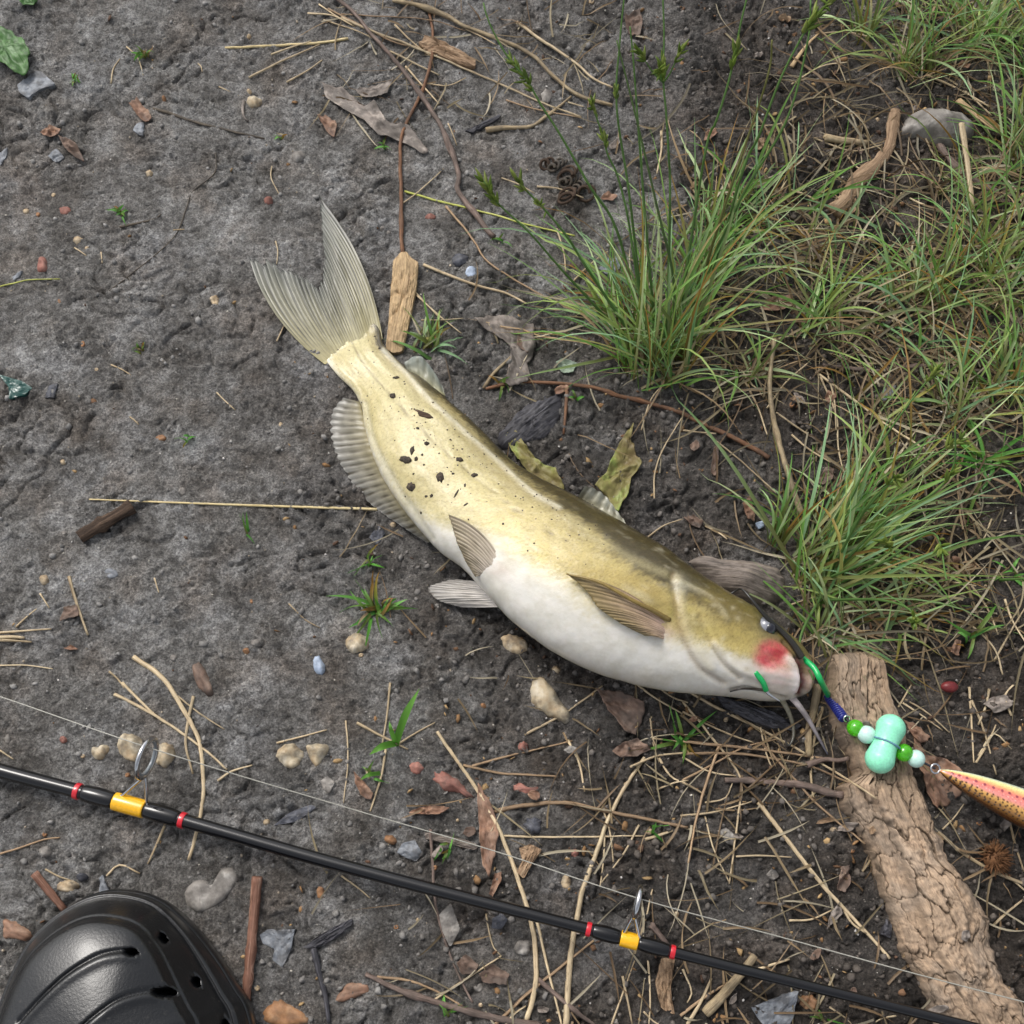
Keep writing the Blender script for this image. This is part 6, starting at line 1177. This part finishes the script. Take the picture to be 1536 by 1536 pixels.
def tuft(p, rpx, n, L, az, spread, el, label, dry=.25, wd=(.0006, .0017), group=None, droop=(.05, .7), name='grass_tuft', cat='grass', seed=1, pal=GREENS):
    rs = np.random.RandomState(seed * 7 + 1); b0 = G(np.array(p, float), 0.0); b0[2] = H(b0[0], b0[1])
    e = empty(name, b0); tag(e, label, cat, group); bag = Bag(); bd = Bag()
    dry *= .9; n = int(n * .82); rpx *= 1.5
    for i in range(n):
        isd = rs.rand() < dry
        rr = rpx * MPP * math.sqrt(rs.rand()); th = rs.rand() * 2 * math.pi
        b = b0 + np.array([rr * math.cos(th), rr * math.sin(th), 0]); b[2] = H(b[0], b[1]) - .0008
        a_ = math.radians(az + rs.normal() * spread); e_ = math.radians(np.clip(rs.normal(el - (22 if isd else 0), 14), 8, 86))
        LL_ = rs.uniform(*L) * (.75 if isd else 1) * (.55 + .45 * rs.rand())
        P = grow(b, a_, e_, LL_, rs.uniform(*droop) * (1.4 if isd else 1), 10, rs, rs.normal() * .35)
        c = (DRY if isd else pal)[rs.randint(len(DRY if isd else pal))] * rs.uniform(.8, 1.3) * (1.1 if isd else 1.3)
        c0_ = c * .8 if isd else (c8(118, 112, 62) * rs.uniform(.7, 1.2) if rs.rand() < .45 else c * .9)
        c1_ = c if isd else (c * 1.05 if rs.rand() < .85 else c8(176, 128, 62))
        (bd if isd else bag).add(*blade_arrays(P, rs.uniform(*wd) * (.8 if isd else 1), c0_, c1_, rs.uniform(-.7, .7), twist=rs.normal() * 1.2))
    o = bag.build('blades', blade_m, e); o['kind'] = 'stuff'
    if bd.n: o = bd.build('dry_blades', blade_m, e); o['kind'] = 'stuff'
    return e
T1 = tuft((985, 545), 40, 230, (.05, .15), 92, 52, 57, 'big rush tuft with tall seeding stems behind the fish', seed=1, dry=.3)
T1b = tuft((930, 470), 26, 70, (.04, .09), 120, 60, 40, 'low grass clump on the left flank of the big rush', seed=2, dry=.35)
T2 = tuft((1055, 430), 30, 95, (.04, .10), 70, 55, 48, 'grass clump at the far right side of the big rush', seed=3, dry=.3)
tuft((1090, 330), 34, 70, (.03, .085), 70, 60, 42, 'sparse grass clump left of the root bark', seed=4, dry=.35)
tuft((1370, 108), 24, 95, (.04, .11), 85, 65, 48, 'grass tuft just beyond the large grey stone', seed=5, dry=.4)
tuft((1462, 62), 34, 130, (.04, .11), 60, 60, 45, 'dense reddish based grass tuft at the upper right corner', seed=6, dry=.3)
tuft((1290, 60), 14, 30, (.03, .07), 95, 35, 58, 'small upright grass clump beside the orange wood sliver', seed=7, dry=.15)
tuft((1385, 445), 24, 95, (.04, .11), 65, 55, 46, 'grass tuft with dark base right of the root bark', seed=8, dry=.3)
tuft((1490, 400), 36, 120, (.04, .12), 60, 60, 44, 'grass tuft below the upright reed stalk', seed=9, dry=.4)
tuft((1225, 500), 26, 75, (.03, .09), 75, 65, 42, 'grass tuft above the level grey twig', seed=10, dry=.35)
T7 = tuft((1228, 860), 34, 170, (.05, .135), 48, 36, 38, 'large tuft leaning over from the driftwood chunk', seed=11, dry=.25)
tuft((1270, 800), 30, 90, (.04, .11), 40, 40, 36, 'grass clump leaning with the large tuft', seed=12, dry=.3)
tuft((1165, 815), 10, 26, (.03, .065), 85, 18, 66, 'slim upright tuft at the foot of the standing stem', seed=13, dry=.1)
tuft((1240, 940), 22, 70, (.03, .075), 60, 80, 36, 'short arching tuft at the bark slab top', seed=14, dry=.3)
tuft((1510, 590), 30, 100, (.04, .11), 70, 65, 40, 'grass tuft above the dry stalks on the right', seed=15, dry=.35)
tuft((1430, 620), 26, 60, (.03, .09), 50, 60, 36, 'grass clump with pale feathery blades right of the leaning tuft', seed=16, dry=.3)
tuft((1345, 920), 24, 36, (.03, .07), 20, 90, 26, 'sprawling thin grass above the bark slab', seed=17, dry=.4)
tuft((1330, 470), 26, 40, (.03, .08), 80, 80, 34, 'sparse low grass beside the crumpled tan leaf', seed=18, dry=.45)
tuft((1530, 240), 26, 80, (.04, .1), 80, 60, 44, 'grass tuft right of the large grey stone', seed=19, dry=.3)
tuft((1545, 110), 26, 70, (.04, .1), 80, 60, 44, 'grass tuft behind the grey stone at the far right', seed=23, dry=.3)
tuft((1120, 560), 22, 40, (.03, .07), 60, 90, 28, 'low sprawling grass below the big rush', seed=24, dry=.5)
for q_, (p_, n_, L_, a_, lb) in enumerate((((1180, 400), 60, (.03, .10), 70, 'loose grass between the big rush and the root bark'), ((1300, 380), 45, (.03, .09), 75, 'thin grass below the root bark'), ((1440, 300), 55, (.04, .10), 80, 'loose grass under the large grey stone'), ((1340, 700), 60, (.03, .10), 45, 'loose grass beyond the leaning tuft'), ((1420, 520), 55, (.04, .11), 60, 'grass spilling over the level grey twig'), ((1300, 620), 50, (.03, .09), 55, 'thin grass around the diagonal dry stalk'), ((1500, 480), 60, (.04, .11), 75, 'loose grass between the dark based tuft and the dry stalks'), ((1400, 30), 60, (.04, .10), 90, 'loose grass between the two upper tufts'), ((1280, 960), 40, (.02, .06), 80, 'short grass over the top edge of the bark slab'), ((1180, 300), 35, (.03, .08), 70, 'wispy grass left of the round stick'))):
    tuft(p_, 40, int(n_ * .55), L_, a_, 75, 40, lb, seed=60 + q_, dry=.5)
tuft((640, 522), 16, 34, (.015, .035), 80, 50, 50, 'short bright tuft at the foot of the pale wood strip', seed=20, dry=.25, wd=(.001, .0018))
FR = [c8(84, 140, 56), c8(104, 160, 74), c8(70, 122, 50)]
for p_, r_, n_, L_, lb, sdd in (((565, 915), 8, 34, (.012, .026), 'green grass rosette beside the pelvic fin', 31), ((553, 842), 6, 9, (.008, .016), 'small grass seedling above the rosette', 32), ((180, 320), 4, 14, (.005, .010), 'tiny bright green sprout alone on the grey mud', 33), ((215, 80), 5, 16, (.005, .011), 'tiny green sprout beside two bent straws', 34), ((115, 120), 5, 9, (.004, .009), 'faint muddy sprout near the green leaf', 35), ((422, 200), 3, 6, (.004, .010), 'faint sprout beyond the tail tip', 36), ((212, 530), 4, 9, (.005, .011), 'yellowish sprout left of the tail', 37), ((287, 663), 4, 7, (.004, .008), 'little sprout left of the anal fin', 38),
                              ((370, 800), 3, 5, (.010, .018), 'single leaning green sprout below the long golden straw', 39), ((577, 222), 4, 7, (.006, .012), 'green sprig below the curled silvery strip', 40), ((752, 365), 3, 6, (.006, .012), 'green sprig at the end of the purplish twig', 41), ((752, 577), 4, 9, (.006, .012), 'green sprig beside the ragged grey leaf', 42), ((555, 1165), 4, 6, (.008, .014), 'small green blades below the two leaved seedling', 43), ((668, 1272), 5, 9, (.005, .010), 'small sprig beside the grey splinter', 44), ((978, 1245), 4, 6, (.006, .012), 'small sprig right of the long stout straw', 45), ((1234, 1526), 4, 6, (.006, .010), 'round leaved sprig beside the orange block', 46), ((672, 1522), 4, 6, (.006, .014), 'green sprig at the dark curved twig', 47), ((1020, 1110), 8, 16, (.010, .022), 'green wisps under the chin straws', 48), ((862, 602), 3, 5, (.003, .007), 'tiny green leaflet beside the short brown twig', 49), ((1515, 860), 6, 14, (.008, .018), 'bright green moss sprig on the right soil', 50), ((1480, 700), 14, 30, (.02, .05), 'thin grass on dark soil at the right', 51), ((1455, 960), 6, 10, (.010, .03), 'few green blades near the lobed dusty leaf', 52)):
    tuft(p_, r_, n_, L_, 90, 110, 38, lb, dry=.05, wd=(.0008, .0015) if L_[1] < .02 else (.0011, .002), seed=sdd, pal=FR, name='grass_sprout', droop=(.1, .6))
# two-leaved seedling
sdl = empty('seedling', G(np.array([594., 1115]), .001)); tag(sdl, 'fresh green two leaved grass seedling below the belly', 'seedling')
for tip, wd_, zt_ in (((629, 1033), .0034, .022), ((554, 1132), .003, .008), ((584, 1082), .002, .014), ((540, 1170), .0018, .004)):
    b_ = G(np.array([594., 1115]), H(-.06, -.1) + .001) if tip[1] != 1170 else G(np.array([570., 1160]), .001); e_ = G(np.array(tip, float), zt_); m_ = (b_ + e_) / 2 + [0, 0, .006]
    V, F, U, C = blade_arrays(catmull([b_, m_, e_], 14), wd_, c8(92, 146, 58), c8(118, 176, 74), .1); mesh_obj('leaf', V, F, blade_m, sdl, uv=U, col=C)
# rush stems with seed heads, each a part of its tuft
def stem3(parent, px, z1, head=None, wd=.0008, c=c8(104, 138, 76), heads=(), z0=0.0, pw=.8):
    px = np.array(px, float); n = 36; Q = catmull(px, n); s = np.linspace(0, 1, n)
    zz = z0 + (z1 - z0) * s ** pw; P = G(Q, zz); V, F, U = tube(P, np.linspace(wd, wd * .45, n), 6)
    k = np.clip(U[:, :1] / U[:, 0].max(), 0, 1); mesh_obj('stem', V, F, blade_m, parent, uv=U, col=c * .85 * (1 - k) + c * 1.25 * k)
    for hp in heads:
        i = int(np.argmin(((Q - np.array(hp[:2])) ** 2).sum(1))); seedhead(parent, P[i], P[min(i + 2, n - 1)] - P[max(i - 2, 0)], hp[2] if len(hp) > 2 else 1.0, int(hp[0]))
def seedhead(parent, at, d, sc, sd, n=13, cols=(c8(128, 150, 66), c8(150, 164, 84), c8(108, 132, 56))):
    rs = np.random.RandomState(sd); d = d / np.linalg.norm(d); bag = Bag(); sc = sc * .72
    for i in range(n):
        dd = d + rs.normal(size=3) * .42; dd /= np.linalg.norm(dd); b = at + d * rs.uniform(-.004, .006) * sc; L_ = rs.uniform(.004, .009) * sc
        P = b + np.linspace(0, 1, 6)[:, None] * dd * L_; R = .0009 * sc * np.array([.25, .8, 1, .85, .5, .08]); V, F, U = tube(P, R, 5); bag.add(V, F, U, cols[rs.randint(3)] * rs.uniform(.8, 1.2))
        if i % 3 == 0:
            V, F, U = tube(np.array([at - d * .003 * sc, b]), .00025, 4); bag.add(V, F, U, cols[0])
    bag.build('seed_head', blade_m, parent)
stem3(T1, [(965, 500), (925, 345), (885, 280), (842, 205), (812, 158), (790, 120), (758, 80), (733, 32), (725, 4)], .11, heads=((775, 100), (795, 128, 1.1)))
stem3(T1, [(945, 515), (845, 407), (795, 350), (745, 303), (726, 272)], .085, heads=((732, 285, 1.3), (745, 302)))
stem3(T1, [(965, 530), (879, 400), (852, 357), (822, 320), (786, 282), (770, 262)], .085, heads=((786, 282, 1.2), (812, 310, .8)))
stem3(T1, [(975, 545), (950, 380), (940, 317), (925, 260), (912, 233), (903, 200), (888, 158)], .10, heads=((908, 212, 1.1), (892, 165, 1.1)))
stem3(T1, [(1000, 530), (1005, 300), (1003, 233), (999, 167), (995, 120), (996, 50), (994, -10)], .13, heads=((995, 115, 1.2),))
for tp in ((964, 85), (1015, 88), (990, 108)): stem3(T1, [(995, 124), ((995 + tp[0]) / 2, (124 + tp[1]) / 2 + 4), tp], .125, wd=.0004, z0=.11, heads=((tp[0], tp[1], .9),))
stem3(T1, [(970, 530), (945, 300), (925, 160), (930, 60), (937, -10)], .13, heads=((925, 150, .9),))
stem3(T1, [(985, 520), (970, 350), (958, 200), (950, 90), (945, 40)], .12)
stem3(T2, [(1015, 500), (1057, 233), (1074, 183), (1090, 133), (1101, 88), (1110, 40), (1122, -10)], .13, heads=((1100, 85, 1.3),))
stem3(T2, [(1050, 480), (1114, 257), (1137, 207), (1170, 120), (1204, 53), (1225, 20), (1250, 0)], .13, heads=((1215, 38, 1.4), (1235, 12, 1.0)))
stem3(T2, [(1030, 480), (1110, 300), (1180, 180), (1212, 60), (1216, 0)], .12)
stem3(T2, [(1040, 460), (1090, 300), (1150, 120), (1158, 60)], .12, c=c8(130, 130, 80))
stem3(T1, [(1010, 540), (1010, 420), (988, 320), (955, 180), (925, 60)], .12, c=c8(96, 120, 70))
for k_, (pa, hd) in enumerate(([((1230, 850), (1300, 700), (1360, 610), (1400, 560)), (1395, 565)], [((1235, 850), (1320, 740), (1390, 690), (1440, 660)), (1430, 668)], [((1240, 870), (1330, 780), (1400, 740), (1430, 700), (1433, 640)), (1420, 715)], [((1250, 880), (1330, 840), (1400, 800), (1420, 870)), (1405, 820)], [((1245, 860), (1300, 760), (1340, 720)), (1335, 722)], [((1240, 900), (1320, 900), (1365, 915), (1372, 940)), (1368, 925)], [((1235, 870), (1330, 830), (1330, 815)), (1330, 818)])):
    stem3(T7, pa, .07 + .008 * (k_ % 3), heads=((*hd, 1.1),), wd=.0007)
stem3(T7, [(1240, 880), (1200, 960), (1220, 1020)], .02); stem3(T7, [(1500, 870), (1536, 868)], .02)
# mat of dead grass under the tufts: nobody could count it
rs = np.random.RandomState(77); bag = Bag(); n_made = 0
while n_made < 1000:
    p = np.array([rs.uniform(1000, 1560), rs.uniform(-20, 1000)])
    cover = .25 + .9 * max(math.exp(-((p[0] - cx_) ** 2 + (p[1] - cy_) ** 2) / (2 * rr_ ** 2)) for cx_, cy_, rr_ in ((1020, 540, 60), (1100, 420, 90), (1240, 300, 120), (1400, 130, 110), (1450, 330, 140), (1280, 520, 110), (1480, 540, 100), (1260, 850, 70), (1330, 950, 70), (1450, 780, 60)))
    if p[0] < 1150 and p[1] < 260 or (p[0] < 1200 and p[1] > 620): cover = 0.02
    if rs.rand() > cover: continue
    b = G(p, 0.0); b[2] = H(b[0], b[1]) + .0006 + rs.rand() * .003
    P = grow(b, rs.rand() * 2 * math.pi, math.radians(rs.uniform(-2, 16)), rs.uniform(.012, .06), rs.uniform(.05, .4), 9, rs, rs.normal() * 1.1)
    c = DRY[rs.randint(5)] * rs.uniform(.35, 1.0)
    bag.add(*blade_arrays(P, rs.uniform(.0005, .0013), c * .85, c, rs.uniform(-.6, .6), twist=rs.normal())); n_made += 1
tag(bag.build('dead_grass', blade_m), 'tan dead grass matted on the soil between the tufts', 'dead grass', kind='stuff')

rs = np.random.RandomState(78); bag = Bag(); n_made = 0
while n_made < 620:
    p = np.array([rs.uniform(420, 1540), rs.uniform(0, 1540)]); b = G(p, 0.0)
    dens_ = float(soil_dark(b[0], b[1])) ** 1.5 * (1.0 if p[1] > 1000 else .35) + (.9 if (480 < p[0] < 900 and p[1] < 170) else 0)
    if p[1] > 1000: dens_ *= .35 + .9 * math.exp(-((p[0] - 1080) ** 2 + (p[1] - 1130) ** 2) / (2 * 150 ** 2)) + .5 * math.exp(-((p[0] - 850) ** 2 + (p[1] - 1450) ** 2) / (2 * 200 ** 2))
    if rs.rand() > dens_: continue
    b[2] = H(b[0], b[1]) + .0005 + rs.rand() * .0015
    P = grow(b, rs.rand() * 2 * math.pi, math.radians(rs.uniform(-1, 7)), rs.uniform(.006, .034), rs.uniform(.02, .2), 7, rs, rs.normal() * .5)
    c = DRY[rs.randint(5)] * rs.uniform(.55, 1.05)
    bag.add(*blade_arrays(P, rs.uniform(.0004, .0011), c * .9, c, rs.uniform(-.6, .6), twist=rs.normal())); n_made += 1
tag(bag.build('straw_litter', blade_m), 'fine broken straw bits strewn over the dark soil', 'straw litter', kind='stuff')

# ------------------------------------------------------------------ crumbs, grit and chaff on the soil
oct_V = np.array([[1, 0, 0], [-1, 0, 0], [0, 1, 0], [0, -1, 0], [0, 0, 1], [0, 0, -1]], float); oct_F = np.array([[0, 2, 4], [2, 1, 4], [1, 3, 4], [3, 0, 4], [2, 0, 5], [1, 2, 5], [3, 1, 5], [0, 3, 5]])
bm = bmesh.new(); bmesh.ops.create_icosphere(bm, subdivisions=1, radius=1); bm.verts.ensure_lookup_table()
ico_V = np.array([v.co[:] for v in bm.verts]); ico_F = np.array([[v.index for v in f.verts] for f in bm.faces]); bm.free()
def scatter(name, n, size, colfun, label, cat, seed, dens, mat, flat=(.5, 1)):
    rs = np.random.RandomState(seed); x = rs.uniform(-.34, .34, n * 3); y = rs.uniform(-.26, .37, n * 3); k = rs.rand(n * 3) < dens(x, y); x, y = x[k][:n], y[k][:n]; m = len(x)
    s_ = size[0] + (size[1] - size[0]) * rs.rand(m) ** 2.5; z = H(x, y) + s_ * .05
    R = rs.normal(size=(m, 3, 3)); Qm, _ = np.linalg.qr(R)
    V = ico_V[None] * (1 + .35 * rs.uniform(-1, 1, (m, 12, 1))) * np.stack([np.ones(m), rs.uniform(.6, 1, m), rs.uniform(*flat, m)], -1)[:, None]
    V = np.einsum('mij,mkj->mki', Qm, V) * s_[:, None, None] + np.stack([x, y, z], -1)[:, None]
    F = ico_F[None] + (np.arange(m) * 12)[:, None, None]; C = np.repeat(colfun(rs, m, x, y), 12, 0)
    tag(mesh_obj(name, V.reshape(-1, 3), F.reshape(-1, 3), mat, uv=V.reshape(-1, 3)[:, :2], col=C, smooth=False), label, cat, kind='stuff')
soil_m = Mcol('soil_crumb', .75, .4, 900)
def soilc(rs, m, x, y):
    d = soil_dark(x, y)[:, None]; return (c8(128, 126, 123) * (1 - d) + c8(80, 73, 67) * d) * rs.uniform(.7, 1.3, (m, 1))
scatter('soil_crumbs', 9000, (.0004, .0021), soilc, 'dark crumbs of soil strewn over the mud', 'soil', 1, lambda x, y: .12 + .88 * soil_dark(x, y), soil_m)
scatter('pale_grit', 1500, (.0003, .0008), lambda rs, m, x, y: np.array([c8(196, 190, 178), c8(170, 158, 140), c8(210, 206, 200)])[rs.randint(0, 3, m)] * rs.uniform(.7, 1, (m, 1)), 'pale grit grains sprinkled on the mud', 'grit', 2, lambda x, y: .6 + 0 * x, soil_m)
scatter('brown_chaff', 1600, (.0007, .0026), lambda rs, m, x, y: np.array([c8(140, 108, 74), c8(112, 84, 62), c8(168, 140, 100), c8(92, 70, 56)])[rs.randint(0, 4, m)] * rs.uniform(.6, 1.1, (m, 1)), 'brown plant chaff on the dark soil', 'chaff', 3, lambda x, y: .05 + .95 * soil_dark(x, y), soil_m, (.15, .4))
